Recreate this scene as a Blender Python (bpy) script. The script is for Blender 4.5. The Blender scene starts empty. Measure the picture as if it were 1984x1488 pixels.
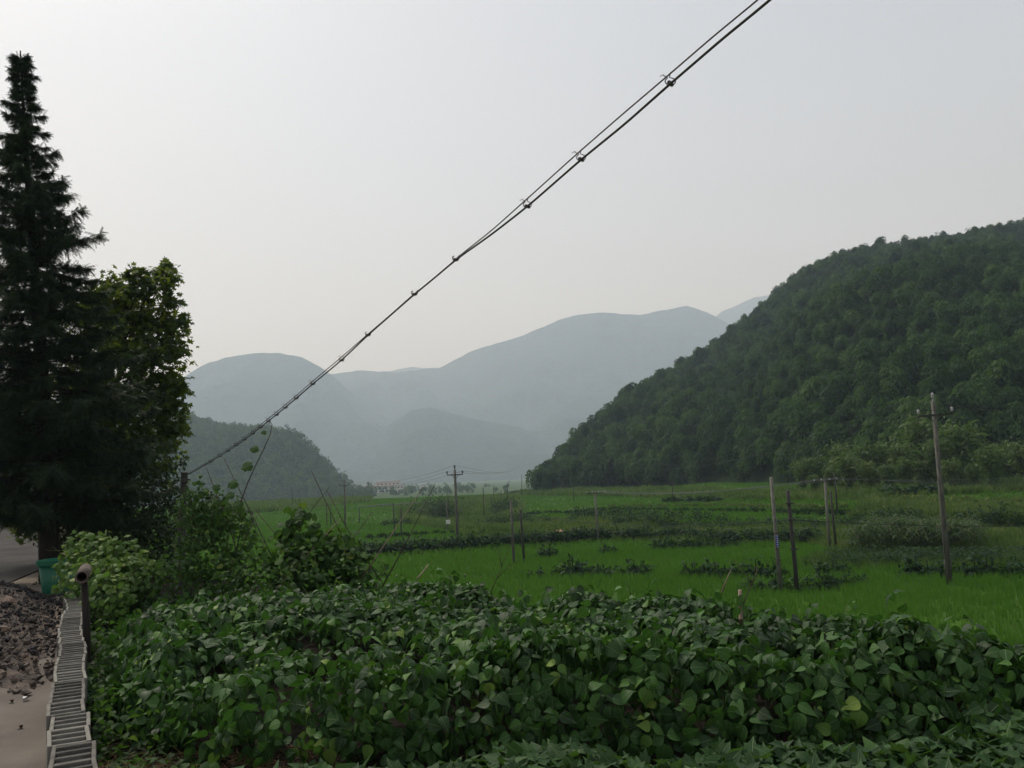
import bpy, bmesh, math, random
import numpy as np
from mathutils import Vector, Matrix
rng = np.random.default_rng(7); random.seed(7)
PI = math.pi
S = bpy.context.scene
COL = S.collection

# ------------------------------------------------------------------ camera
FPX = 1700.0; CX, CY = 992.0, 744.0
EYE = np.array([0.0, 0.0, 1.75])
PITCH = math.radians(5.97); ROLL = math.radians(2.3)
fw = np.array([0, math.cos(PITCH), math.sin(PITCH)])
u0 = np.array([0, -math.sin(PITCH), math.cos(PITCH)]); r0 = np.array([1.0, 0, 0])
rt = math.cos(ROLL)*r0 - math.sin(ROLL)*u0
up = math.cos(ROLL)*u0 + math.sin(ROLL)*r0
cd = bpy.data.cameras.new('camera'); cam = bpy.data.objects.new('camera', cd); COL.objects.link(cam)
cd.sensor_width = 36; cd.lens = 36*FPX/1984; cd.clip_start = 0.05; cd.clip_end = 20000
M = Matrix([[rt[i], up[i], -fw[i], EYE[i]] for i in range(3)] + [[0, 0, 0, 1]])
cam.matrix_world = M; S.camera = cam

# ------------------------------------------------------------------ world, sun, exposure
SUN_EL, SUN_AZ = math.radians(54), math.radians(-48)     # azimuth from +Y towards +X
W = bpy.data.worlds.new('World'); S.world = W; W.use_nodes = True
nt = W.node_tree; nt.nodes.clear()
sky = nt.nodes.new('ShaderNodeTexSky'); sky.sky_type = 'NISHITA'; sky.sun_disc = False
sky.sun_elevation = SUN_EL; sky.sun_rotation = SUN_AZ; sky.air_density = 1.0; sky.dust_density = 4.0; sky.ozone_density = 1.0
hs = nt.nodes.new('ShaderNodeHueSaturation'); hs.inputs['Saturation'].default_value = 0.22
bg = nt.nodes.new('ShaderNodeBackground'); bg.inputs['Strength'].default_value = 0.12
wo = nt.nodes.new('ShaderNodeOutputWorld')
nt.links.new(sky.outputs[0], hs.inputs['Color']); veil = nt.nodes.new('ShaderNodeMix'); veil.data_type = 'RGBA'; veil.inputs[0].default_value = 0.32; veil.inputs[7].default_value = (5.9, 6.35, 7.6, 1)   # thin even overcast over the blue
wtc = nt.nodes.new('ShaderNodeTexCoord'); wmp = nt.nodes.new('ShaderNodeMapping'); wmp.inputs['Scale'].default_value = (1, 1, 2.6); wnz = nt.nodes.new('ShaderNodeTexNoise'); wnz.inputs['Scale'].default_value = 1.7; wnz.inputs['Detail'].default_value = 4
wmr = nt.nodes.new('ShaderNodeMapRange'); wmr.inputs[1].default_value = .3; wmr.inputs[2].default_value = .7; wmr.inputs[3].default_value = .22; wmr.inputs[4].default_value = .42
nt.links.new(wtc.outputs['Generated'], wmp.inputs[0]); nt.links.new(wmp.outputs[0], wnz.inputs['Vector']); nt.links.new(wnz.outputs[0], wmr.inputs[0]); nt.links.new(wmr.outputs[0], veil.inputs[0])
nt.links.new(hs.outputs[0], veil.inputs[6]); nt.links.new(veil.outputs[2], bg.inputs['Color']); nt.links.new(bg.outputs[0], wo.inputs['Surface'])
sd = bpy.data.lights.new('sun', 'SUN'); sd.energy = 2.6; sd.angle = math.radians(8); sd.color = (1.0, 0.97, 0.92)
sun = bpy.data.objects.new('sun', sd); COL.objects.link(sun)
sdir = Vector((math.sin(SUN_AZ)*math.cos(SUN_EL), math.cos(SUN_AZ)*math.cos(SUN_EL), math.sin(SUN_EL)))
sun.rotation_euler = sdir.to_track_quat('Z', 'Y').to_euler(); sun.location = (0, 0, 50)
S.view_settings.view_transform = 'Standard'; S.view_settings.look = 'None'
S.view_settings.exposure = 0.08; S.view_settings.gamma = 1.0
cy = S.cycles
cy.max_bounces = 6; cy.diffuse_bounces = 3; cy.glossy_bounces = 2; cy.transmission_bounces = 3; cy.volume_bounces = 1
cy.use_denoising = True

# ------------------------------------------------------------------ helpers
def P(px, py, d):
    return EYE + fw*d + rt*(px-CX)/FPX*d + up*(CY-py)/FPX*d
def ray(px, py):
    return fw + rt*(px-CX)/FPX + up*(CY-py)/FPX
def hitz(px, py, z):
    r = ray(px, py); return EYE + r*((z-EYE[2])/r[2])
def proj(p):
    q = np.asarray(p) - EYE
    d = q@fw; d = np.where(np.abs(d) < 1e-3, 1e-3, d)
    return CX + q@rt/d*FPX, CY - q@up/d*FPX, d
def ss(t):
    t = np.clip(t, 0, 1); return t*t*(3-2*t)
def hash2(i, j, s=0):
    h = np.sin(i*127.1 + j*311.7 + s*74.7)*43758.5453
    return h - np.floor(h)
def vnoise(x, y, s=0):
    xi, yi = np.floor(x), np.floor(y); xf, yf = ss(x-xi), ss(y-yi)
    a, b = hash2(xi, yi, s), hash2(xi+1, yi, s); c, d = hash2(xi, yi+1, s), hash2(xi+1, yi+1, s)
    return (a*(1-xf)+b*xf)*(1-yf) + (c*(1-xf)+d*xf)*yf
def fbm(x, y, o=4, s=0):
    r = 0; a = 0.5; f = 1.0
    for k in range(o):
        r = r + a*(vnoise(x*f, y*f, s+k)-0.5)*2; a *= 0.5; f *= 2.03
    return r
def inpoly(x, y, poly):
    x = np.asarray(x); y = np.asarray(y); ins = np.zeros(x.shape, bool); n = len(poly); j = n-1
    for i in range(n):
        xi, yi = poly[i]; xj, yj = poly[j]
        c = ((yi > y) != (yj > y)) & (x < (xj-xi)*(y-yi)/((yj-yi) if yj != yi else 1e-9)+xi)
        ins ^= c; j = i
    return ins
def distpoly(x, y, poly):
    d = np.full(np.shape(x), 1e9)
    for i in range(len(poly)):
        ax, ay = poly[i]; bx, by = poly[(i+1) % len(poly)]
        vx, vy = bx-ax, by-ay; L = vx*vx+vy*vy+1e-9
        t = np.clip(((x-ax)*vx+(y-ay)*vy)/L, 0, 1)
        d = np.minimum(d, np.hypot(x-ax-t*vx, y-ay-t*vy))
    return np.where(inpoly(x, y, poly), -d, d)

def build(V, Fs, rnd=None, uv=None, smooth=True, name='mesh', col=None):
    V = np.asarray(V, np.float32)
    if not isinstance(Fs, (list, tuple)): Fs = [Fs]
    Fs = [np.asarray(f, np.int32) for f in Fs if len(f)]
    me = bpy.data.meshes.new(name)
    me.vertices.add(len(V)); me.vertices.foreach_set('co', V.ravel())
    idx = np.concatenate([f.ravel() for f in Fs]); tot = np.concatenate([np.full(len(f), f.shape[1], np.int32) for f in Fs])
    st = np.concatenate([[0], np.cumsum(tot)[:-1]]).astype(np.int32)
    me.loops.add(len(idx)); me.loops.foreach_set('vertex_index', idx)
    me.polygons.add(len(tot)); me.polygons.foreach_set('loop_start', st)
    me.polygons.foreach_set('use_smooth', np.full(len(tot), bool(smooth)))
    me.update(calc_edges=True)
    if rnd is not None:
        a = me.attributes.new('rnd', 'FLOAT', 'POINT'); a.data.foreach_set('value', np.asarray(rnd, np.float32))
    if uv is not None:
        u = me.attributes.new('luv', 'FLOAT2', 'POINT'); u.data.foreach_set('vector', np.asarray(uv, np.float32).ravel())
    if col is not None:
        c = me.attributes.new('zone', 'FLOAT_COLOR', 'POINT')
        c4 = np.ones((len(V), 4), np.float32); c4[:, :3] = col; c.data.foreach_set('color', c4.ravel())
    return me
def link(name, me, mat=None, parent=None, loc=None):
    me.name = name
    o = bpy.data.objects.new(name, me); COL.objects.link(o)
    if mat: 
        me.materials.clear(); me.materials.append(mat)
    if parent: o.parent = parent
    if loc is not None: o.location = tuple(float(v) for v in loc)
    return o
def empty(name, loc, rz=0):
    o = bpy.data.objects.new(name, None); COL.objects.link(o); o.location = tuple(float(v) for v in loc)
    o.rotation_euler = (0, 0, rz); o.empty_display_size = 0.3; return o
def tag(o, label=None, cat=None, group=None, kind=None):
    if label: o['label'] = label
    if cat: o['category'] = cat
    if group: o['group'] = group
    if kind: o['kind'] = kind
    return o
def copy_tree(o, parent=None):
    c = o.copy(); COL.objects.link(c)
    if parent: c.parent = parent
    for ch in list(o.children): copy_tree(ch, c)
    return c
class MB:
    def __init__(s): s.V = []; s.F = {3: [], 4: []}; s.n = 0; s.r = []
    def add(s, V, Fs, r=0.5):
        V = np.asarray(V, float); s.V.append(V)
        if not isinstance(Fs, (list, tuple)): Fs = [Fs]
        for f in Fs:
            f = np.asarray(f)
            if len(f): s.F[f.shape[1]].append(f+s.n)
        s.r.append(np.full(len(V), r)); s.n += len(V); return s
    def box(s, c, size, R=None, r=0.5):
        q = np.array([[x, y, z] for x in (-.5, .5) for y in (-.5, .5) for z in (-.5, .5)])*np.array(size)
        if R is not None: q = q@np.asarray(R).T
        return s.add(q+np.array(c), np.array([[0, 1, 3, 2], [4, 6, 7, 5], [0, 4, 5, 1], [2, 3, 7, 6], [0, 2, 6, 4], [1, 5, 7, 3]]), r)
    def tube(s, pts, rad, n=8, r=0.5, cap=True):
        pts = np.asarray(pts, float); m = len(pts); rad = np.broadcast_to(np.asarray(rad, float), (m,))
        T = np.gradient(pts, axis=0); T /= np.linalg.norm(T, axis=1)[:, None]+1e-9
        a = np.array([0, 0, 1.0]) if abs(T[0][2]) < 0.9 else np.array([1.0, 0, 0])
        A = np.cross(T, a); A /= np.linalg.norm(A, axis=1)[:, None]+1e-9; B = np.cross(T, A)
        th = np.linspace(0, 2*PI, n, endpoint=False)
        V = pts[:, None, :] + rad[:, None, None]*(np.cos(th)[None, :, None]*A[:, None, :]+np.sin(th)[None, :, None]*B[:, None, :])
        i = np.arange(m-1)[:, None]*n; j = np.arange(n)[None, :]; k = (j+1) % n
        F = np.stack([i+j, i+k, i+n+k, i+n+j], -1).reshape(-1, 4)
        V = V.reshape(-1, 3)
        if cap:
            V = np.vstack([V, pts[0], pts[-1]]); c0 = m*n; c1 = m*n+1
            jj = np.arange(n); kk = (jj+1) % n
            t1 = np.stack([np.full(n, c0), kk, jj], -1); t2 = np.stack([np.full(n, c1), (m-1)*n+jj, (m-1)*n+kk], -1)
            return s.add(V, [F, np.vstack([t1, t2])], r)
        return s.add(V, F, r)
    def mesh(s, smooth=False):
        return build(np.vstack(s.V), [np.vstack(s.F[k]) for k in (3, 4) if s.F[k]], rnd=np.concatenate(s.r), smooth=smooth)
    def obj(s, name, mat, parent=None, loc=None, smooth=False):
        me = s.mesh(smooth)
        return link(name, me, mat, parent, loc)

def frames(d, n):
    """columns x, y=d, z~n"""
    d = d/(np.linalg.norm(d, axis=1)[:, None]+1e-9)
    x = np.cross(d, n); x /= np.linalg.norm(x, axis=1)[:, None]+1e-9
    z = np.cross(x, d)
    return np.stack([x, d, z], -1)
def scatter(templates, pos, R, sc, rnd, which=None):
    pos = np.asarray(pos, float); N = len(pos)
    if which is None: which = rng.integers(0, len(templates), N)
    Vs, U, Rr = [], [], []; F = {3: [], 4: []}; off = 0
    sc = np.asarray(sc, float)
    if sc.ndim == 0: sc = np.full(N, float(sc))
    for k, (tv, tf, tuv) in enumerate(templates):
        m = np.where(which == k)[0]
        if not len(m): continue
        v = np.einsum('nij,vj->nvi', R[m], tv)*sc[m][:, None, None] + pos[m][:, None, :]
        nv = len(tv); base = off+np.arange(len(m))[:, None, None]*nv
        for f in tf: F[f.shape[1]].append((base+f[None]).reshape(-1, f.shape[1]))
        Vs.append(v.reshape(-1, 3)); U.append(np.tile(tuv, (len(m), 1))); Rr.append(np.repeat(rnd[m], nv)); off += len(m)*nv
    return np.vstack(Vs), [np.vstack(F[k]) for k in (3, 4) if F[k]], np.concatenate(Rr), np.vstack(U)
def rand_unit(n):
    v = rng.normal(size=(n, 3)); return v/np.linalg.norm(v, axis=1)[:, None]

# ---------------- leaf templates: y = length, x = width, z = normal
def blade_template(prof, fold=0.2, droop=0.3, curl=0.0):
    t = np.array([p[0] for p in prof]); w = np.array([p[1] for p in prof])
    n = len(t); ang = np.cumsum(np.concatenate([[0], np.diff(t)]))*droop*1.6
    y = np.concatenate([[0], np.cumsum(np.diff(t)*np.cos((ang[1:]+ang[:-1])/2))]); z = -np.concatenate([[0], np.cumsum(np.diff(t)*np.sin((ang[1:]+ang[:-1])/2))])
    mid = np.stack([np.zeros(n), y, z], -1)
    zz = w*fold*(1+curl*np.sin(t*7))
    L = np.stack([-w, y, z+zz], -1); Rr = np.stack([w, y, z+zz*(1-curl)], -1)
    V = np.vstack([mid, L, Rr]); i = np.arange(n-1)
    F = np.vstack([np.stack([i, n+i, n+i+1, i+1], -1), np.stack([i, i+1, 2*n+i+1, 2*n+i], -1)])
    # width uv: x in -1..1 relative, y length
    uv = np.vstack([np.stack([np.zeros(n), t], -1), np.stack([-np.ones(n)*np.maximum(w, .02)/.42, t], -1), np.stack([np.ones(n)*np.maximum(w, .02)/.42, t], -1)])
    return V, [F], uv
BEAN = [(0, .03), (.07, .23), (.18, .34), (.32, .36), (.5, .29), (.68, .165), (.84, .06), (1, .004)]
bean_t = [blade_template(BEAN, .18, .35), blade_template(BEAN, .3, .7), blade_template(BEAN, -.1, .9), blade_template(BEAN, .12, .15, .5), blade_template([(a, b*.85) for a, b in BEAN], .35, .55, .3)]
bean_lo = [blade_template([(0, .03), (.2, .39), (.55, .34), (1, .005)], .2, .5)]
def fan_template(radii, fold=0.12, cup=0.2):
    """radial leaf: list of (angle deg from tip, radius); attachment at 0,0 ; centre point up the blade"""
    a = np.radians([r[0] for r in radii]); rr = np.array([r[1] for r in radii])
    c = np.array([[0, .25, 0]])
    e = np.stack([np.sin(a)*rr, .25+np.cos(a)*rr, -cup*rr*rr + fold*np.cos(a*5)*rr], -1)
    V = np.vstack([c, e]); n = len(rr); i = np.arange(1, n+1); j = np.roll(i, -1)
    F = np.stack([np.zeros(n, int), j, i], -1)
    uv = np.vstack([[[0, .3]], np.stack([np.sin(a)*rr*2, np.clip(.3+np.cos(a)*rr, 0, 1)], -1)])
    return V, [F], uv
plane_t = [fan_template([(0, .8), (14, .48), (24, .34), (34, .5), (48, .72), (62, .45), (75, .3), (92, .42), (108, .5), (130, .34), (160, .22), (180, .12), (200, .22), (230, .34), (252, .5), (268, .42), (285, .3), (298, .45), (312, .72), (326, .5), (336, .34), (346, .48)], .05, .2)]
gourd_t = [fan_template([(0, .72), (22, .55), (45, .62), (70, .52), (92, .58), (120, .5), (150, .48), (172, .35), (180, .12), (188, .35), (210, .48), (240, .5), (268, .58), (290, .52), (315, .62), (338, .55)], .1, .35),
           fan_template([(0, .68), (22, .58), (45, .6), (70, .55), (92, .55), (120, .52), (150, .45), (172, .35), (180, .12), (188, .35), (210, .45), (240, .52), (268, .55), (290, .55), (315, .6), (338, .58)], -.08, .5)]
potato_t = [fan_template([(0, .85), (12, .55), (30, .42), (50, .55), (62, .42), (95, .4), (120, .5), (138, .55), (160, .3), (180, .1), (200, .3), (222, .55), (240, .5), (265, .4), (298, .42), (310, .55), (330, .42), (348, .55)], .06, .25),
            blade_template([(0, .05), (.06, .33), (.2, .42), (.4, .3), (.65, .18), (1, .005)], .25, .45),
            blade_template([(0, .05), (.06, .36), (.2, .38), (.4, .27), (.65, .16), (1, .005)], .35, .1)]
simple_t = [blade_template([(0, .02), (.3, .3), (.65, .25), (1, .01)], .15, .4)]

# ------------------------------------------------------------------ materials
def mat(name, build_fn):
    m = bpy.data.materials.new(name); m.use_nodes = True; n = m.node_tree; n.nodes.clear(); build_fn(n, lambda a, b: n.links.new(a, b)); return m
def N(n, t, **kw):
    x = n.nodes.new(t)
    for k, v in kw.items():
        if k in x.inputs: x.inputs[k].default_value = v
        else: setattr(x, k, v)
    return x
def ramp(n, stops, interp='LINEAR'):
    r = n.nodes.new('ShaderNodeValToRGB'); e = r.color_ramp.elements; r.color_ramp.interpolation = interp
    while len(e) < len(stops): e.new(0.5)
    for k, (p, c) in enumerate(stops): e[k].position = p; e[k].color = (*c, 1)
    return r
def leaf_mat(name, stops, rough=0.5, trans=0.3, tcol=(0.10, 0.22, 0.02), spec=0.35, veins=0.0, inst=False, hilite=None):
    def f(n, L):
        out = N(n, 'ShaderNodeOutputMaterial')
        at = N(n, 'ShaderNodeAttribute', attribute_name='rnd')
        src = at.outputs['Fac']
        if inst:
            oi = N(n, 'ShaderNodeObjectInfo')
            ad = N(n, 'ShaderNodeMath', operation='MULTIPLY_ADD'); ad.inputs[1].default_value = 0.35
            ml = N(n, 'ShaderNodeMath', operation='MULTIPLY'); ml.inputs[1].default_value = 0.65
            L(oi.outputs['Random'], ml.inputs[0]); L(at.outputs['Fac'], ad.inputs[0]); L(ml.outputs[0], ad.inputs[2]); src = ad.outputs[0]
        r = ramp(n, stops); L(src, r.inputs[0]); col = r.outputs[0]
        if veins:
            uv = N(n, 'ShaderNodeAttribute', attribute_name='luv')
            sp = N(n, 'ShaderNodeSeparateXYZ'); L(uv.outputs['Vector'], sp.inputs[0])
            ab = N(n, 'ShaderNodeMath', operation='ABSOLUTE'); L(sp.outputs[0], ab.inputs[0])
            # side veins: fract((y - 0.5|x|)*7)
            m1 = N(n, 'ShaderNodeMath', operation='MULTIPLY_ADD'); L(ab.outputs[0], m1.inputs[0]); m1.inputs[1].default_value = -0.35; L(sp.outputs[1], m1.inputs[2])
            m2 = N(n, 'ShaderNodeMath', operation='MULTIPLY'); L(m1.outputs[0], m2.inputs[0]); m2.inputs[1].default_value = 7
            m3 = N(n, 'ShaderNodeMath', operation='PINGPONG'); L(m2.outputs[0], m3.inputs[0]); m3.inputs[1].default_value = 0.5
            m4 = N(n, 'ShaderNodeMapRange'); L(m3.outputs[0], m4.inputs[0]); m4.inputs[1].default_value = 0.0; m4.inputs[2].default_value = 0.09; m4.inputs[3].default_value = 1; m4.inputs[4].default_value = 0
            m5 = N(n, 'ShaderNodeMapRange'); L(ab.outputs[0], m5.inputs[0]); m5.inputs[1].default_value = 0.0; m5.inputs[2].default_value = 0.08; m5.inputs[3].default_value = 1.4; m5.inputs[4].default_value = 0
            mx = N(n, 'ShaderNodeMath', operation='MAXIMUM'); L(m4.outputs[0], mx.inputs[0]); L(m5.outputs[0], mx.inputs[1])
            mv = N(n, 'ShaderNodeMath', operation='MULTIPLY'); L(mx.outputs[0], mv.inputs[0]); mv.inputs[1].default_value = veins
            mc = N(n, 'ShaderNodeMix', data_type='RGBA'); L(mv.outputs[0], mc.inputs[0]); L(col, mc.inputs[6]); mc.inputs[7].default_value = (0.16, 0.24, 0.10, 1); col = mc.outputs[2]
            bp = N(n, 'ShaderNodeBump'); bp.inputs['Strength'].default_value = 0.5; bp.inputs['Distance'].default_value = 0.004; L(mx.outputs[0], bp.inputs['Height'])
            bp.invert = True
        p = N(n, 'ShaderNodeBsdfPrincipled'); L(col, p.inputs['Base Color']); p.inputs['Roughness'].default_value = rough; p.inputs['Specular IOR Level'].default_value = spec
        if veins: L(bp.outputs[0], p.inputs['Normal'])
        if trans > 0:
            t = N(n, 'ShaderNodeBsdfTranslucent')
            tm = N(n, 'ShaderNodeMix', data_type='RGBA'); tm.inputs[0].default_value = 0.6; L(col, tm.inputs[6]); tm.inputs[7].default_value = (*tcol, 1); L(tm.outputs[2], t.inputs[0])
            mm = N(n, 'ShaderNodeMixShader'); mm.inputs[0].default_value = trans; L(p.outputs[0], mm.inputs[1]); L(t.outputs[0], mm.inputs[2]); L(mm.outputs[0], out.inputs[0])
        else: L(p.outputs[0], out.inputs[0])
    return mat(name, f)
def noise_mat(name, c1, c2, scale=3.0, rough=0.9, bump=0.3, bscale=None, detail=6, spec=0.3, c3=None, usernd=False, bdist=0.02, stretch=None):
    def f(n, L):
        out = N(n, 'ShaderNodeOutputMaterial'); tc = N(n, 'ShaderNodeTexCoord'); src = tc.outputs['Object']
        if stretch:
            mp = N(n, 'ShaderNodeMapping'); mp.inputs['Scale'].default_value = stretch; L(src, mp.inputs[0]); src = mp.outputs[0]
        nz = N(n, 'ShaderNodeTexNoise'); nz.inputs['Scale'].default_value = scale; nz.inputs['Detail'].default_value = detail; L(src, nz.inputs['Vector'])
        st = [(0.3, c1), (0.7, c2)] + ([(0.8, c3)] if c3 else [])
        r = ramp(n, st); 
        fac = nz.outputs[0]
        if usernd:
            at = N(n, 'ShaderNodeAttribute', attribute_name='rnd'); ma = N(n, 'ShaderNodeMath', operation='MULTIPLY_ADD'); L(at.outputs['Fac'], ma.inputs[0]); ma.inputs[1].default_value = 0.6
            sb = N(n, 'ShaderNodeMath', operation='SUBTRACT'); L(nz.outputs[0], sb.inputs[0]); sb.inputs[1].default_value = 0.3; L(sb.outputs[0], ma.inputs[2]); fac = ma.outputs[0]
        L(fac, r.inputs[0])
        p = N(n, 'ShaderNodeBsdfPrincipled'); L(r.outputs[0], p.inputs['Base Color']); p.inputs['Roughness'].default_value = rough; p.inputs['Specular IOR Level'].default_value = spec
        n2 = N(n, 'ShaderNodeTexNoise'); n2.inputs['Scale'].default_value = bscale or scale*4; n2.inputs['Detail'].default_value = 8; L(src, n2.inputs['Vector'])
        b = N(n, 'ShaderNodeBump'); b.inputs['Strength'].default_value = bump; b.inputs['Distance'].default_value = bdist; L(n2.outputs[0], b.inputs['Height']); L(b.outputs[0], p.inputs['Normal'])
        L(p.outputs[0], out.inputs[0])
    return mat(name, f)

M_bean = leaf_mat('bean_leaf', [(0, (.009, .026, .008)), (.35, (.022, .062, .015)), (.7, (.05, .125, .024)), (.92, (.09, .18, .028)), (1, (.16, .24, .04))], rough=.5, trans=.2, spec=.2, veins=.35, tcol=(.08, .24, .015))
M_potato = leaf_mat('sweet_potato_leaf', [(0, (.016, .042, .014)), (.6, (.028, .075, .02)), (1, (.06, .13, .03))], rough=.55, trans=.25, spec=.2, veins=.3)
M_vine = leaf_mat('vine_leaf', [(0, (.015, .036, .011)), (.6, (.032, .08, .017)), (.9, (.07, .15, .025)), (1, (.16, .2, .04))], rough=.6, trans=.35, spec=.18, veins=.25)
M_gourd = leaf_mat('gourd_leaf', [(0, (.045, .095, .02)), (.6, (.105, .195, .038)), (1, (.25, .32, .07))], rough=.55, trans=.35, spec=.3, veins=.25)
M_plane = leaf_mat('plane_leaf', [(0, (.016, .034, .01)), (.6, (.03, .06, .014)), (1, (.08, .13, .025))], rough=.5, trans=.42, spec=.25, tcol=(.24, .32, .02))
M_conifer = leaf_mat('conifer_needles', [(0, (.015, .032, .018)), (.7, (.028, .05, .026)), (1, (.06, .085, .03))], rough=.6, trans=.25, spec=.2, tcol=(.06, .11, .02))
M_shrub = leaf_mat('shrub_leaf', [(0, (.012, .024, .012)), (.8, (.022, .042, .018)), (1, (.05, .08, .02))], rough=.55, trans=.2, spec=.25)
M_bamboo = leaf_mat('bamboo_leaf', [(0, (.004, .011, .006)), (.3, (.010, .027, .011)), (.6, (.030, .066, .020)), (.85, (.06, .105, .03)), (1, (.12, .16, .045))], rough=.7, trans=.3, spec=.08, inst=True)
M_bamboop = leaf_mat('pale_bamboo_leaf', [(0, (.035, .062, .018)), (.6, (.075, .12, .032)), (1, (.16, .19, .055))], rough=.6, trans=.3, spec=.2, inst=True)
M_wood = leaf_mat('woodland_leaf', [(0, (.012, .03, .010)), (.5, (.035, .08, .022)), (1, (.09, .14, .035))], rough=.7, trans=.2, spec=.1, inst=True)
M_rice = leaf_mat('rice_leaf', [(0, (.052, .13, .016)), (.6, (.082, .185, .024)), (1, (.13, .235, .038))], rough=.7, trans=.4, spec=.08, tcol=(.09, .24, .012))
M_weed = leaf_mat('weed_leaf', [(0, (.04, .08, .02)), (.5, (.09, .145, .035)), (1, (.21, .21, .075))], rough=.65, trans=.3, spec=.15)
M_soy = leaf_mat('soy_leaf', [(0, (.006, .018, .008)), (.6, (.013, .036, .015)), (1, (.035, .075, .025))], rough=.7, trans=.2, spec=.12)
M_corn = leaf_mat('corn_leaf', [(0, (.02, .042, .014)), (.7, (.045, .075, .024)), (1, (.13, .11, .055))], rough=.6, trans=.3, spec=.25)
M_bark = noise_mat('bark', (.012, .010, .008), (.035, .028, .022), 4, bump=.8, stretch=(4, 4, .7))
M_stem = noise_mat('vine_stem', (.05, .08, .025), (.09, .1, .04), 12)
M_cane = noise_mat('dry_cane', (.03, .023, .015), (.08, .06, .04), 14, bump=.2, rough=.7)
M_cane2 = noise_mat('pale_cane', (.14, .1, .07), (.3, .22, .16), 14, bump=.2, rough=.7)
M_conc = noise_mat('grey_concrete', (.10, .095, .082), (.21, .2, .175), 5, bump=.35, bscale=40, stretch=(3, 3, .6))
M_block = noise_mat('block_concrete', (.085, .08, .07), (.20, .19, .165), 6, bump=.7, bscale=70, bdist=.006, usernd=True)
M_pconc = noise_mat('pole_concrete', (.07, .066, .058), (.17, .16, .14), 3, bump=.3, bscale=30, stretch=(3, 3, .5))
M_pdark = noise_mat('weathered_pole', (.03, .028, .026), (.07, .065, .06), 4, bump=.4, stretch=(4, 4, .5))
M_metal = noise_mat('dark_steel', (.025, .025, .026), (.06, .055, .05), 10, rough=.6, bump=.1)
M_porc = noise_mat('porcelain', (.25, .25, .25), (.38, .38, .38), 10, rough=.25, bump=.0)
M_wire = noise_mat('cable_rubber', (.014, .014, .015), (.03, .03, .032), 10, rough=.55, bump=.1)
M_blue = noise_mat('blue_paint', (.02, .03, .22), (.05, .06, .3), 20, rough=.5, bump=.1)
M_white = noise_mat('white_paint', (.5, .5, .52), (.7, .7, .7), 8, rough=.6, bump=.1)
M_bin = noise_mat('green_plastic', (.008, .09, .05), (.015, .13, .075), 3, rough=.45, bump=.1)
M_rust = noise_mat('rusty_pipe', (.04, .03, .026), (.14, .11, .09), 12, rough=.85, bump=.6, bscale=30)
M_dark = noise_mat('inside_shade', (.01, .01, .01), (.02, .018, .016), 7)  # near-black colour standing in for shade inside the pipe
M_rock = noise_mat('stone', (.032, .030, .030), (.125, .10, .082), 6, bump=.8, bscale=40, usernd=True, c3=(.2, .145, .11))
M_asph = noise_mat('asphalt', (.045, .043, .041), (.08, .075, .07), .7, rough=1.0, spec=.05, bump=.4, bscale=60, bdist=.005)
M_yard = noise_mat('yard_concrete', (.075, .063, .052), (.145, .125, .105), 1.3, c3=(.17, .15, .128), bump=.8, bscale=50, bdist=.006)
M_dirt = noise_mat('shoulder_dirt', (.11, .09, .065), (.22, .18, .14), 1.4, bump=.8, bscale=18)
M_wallw = noise_mat('rendered_wall', (.55, .53, .5), (.72, .7, .67), 2, bump=.1)
M_roof = noise_mat('red_roof_tile', (.12, .085, .08), (.18, .125, .115), 3, bump=.2)
M_roofg = noise_mat('grey_roof_tile', (.08, .08, .085), (.15, .15, .155), 3, bump=.2)
M_glass = noise_mat('window_glass', (.03, .035, .04), (.05, .055, .06), 3, rough=.15, bump=0, spec=.6)
M_earth = noise_mat('red_earth', (.22, .11, .06), (.42, .24, .14), 1.3, bump=.6)
M_far = noise_mat('distant_woodland', (.008, .016, .012), (.038, .052, .03), .012, bump=1.0, bscale=.05, bdist=14, rough=1, spec=.0, detail=9)
M_litter = noise_mat('forest_floor', (.015, .025, .012), (.03, .045, .02), .2, bump=.6, rough=1, spec=0)

def ground_mat():
    def f(n, L):
        out = N(n, 'ShaderNodeOutputMaterial'); tc = N(n, 'ShaderNodeTexCoord')
        at = N(n, 'ShaderNodeAttribute', attribute_name='zone')
        nz = N(n, 'ShaderNodeTexNoise'); nz.inputs['Scale'].default_value = .35; nz.inputs['Detail'].default_value = 9; nz.inputs['Roughness'].default_value = .65; L(tc.outputs['Object'], nz.inputs['Vector'])
        r = ramp(n, [(.25, (.55, .55, .55)), (.75, (1.35, 1.35, 1.35))]); L(nz.outputs[0], r.inputs[0])
        mx = N(n, 'ShaderNodeMix', data_type='RGBA', blend_type='MULTIPLY'); mx.inputs[0].default_value = 1; L(at.outputs['Color'], mx.inputs[6]); L(r.outputs[0], mx.inputs[7])
        p = N(n, 'ShaderNodeBsdfPrincipled'); L(mx.outputs[2], p.inputs['Base Color']); p.inputs['Roughness'].default_value = .95; p.inputs['Specular IOR Level'].default_value = .1
        n2 = N(n, 'ShaderNodeTexNoise'); n2.inputs['Scale'].default_value = 3.5; n2.inputs['Detail'].default_value = 8; L(tc.outputs['Object'], n2.inputs['Vector'])
        b = N(n, 'ShaderNodeBump'); b.inputs['Strength'].default_value = .8; b.inputs['Distance'].default_value = .15; L(n2.outputs[0], b.inputs['Height']); L(b.outputs[0], p.inputs['Normal'])
        L(p.outputs[0], out.inputs[0])
    return mat('ground_cover', f)
M_ground = ground_mat()

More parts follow.
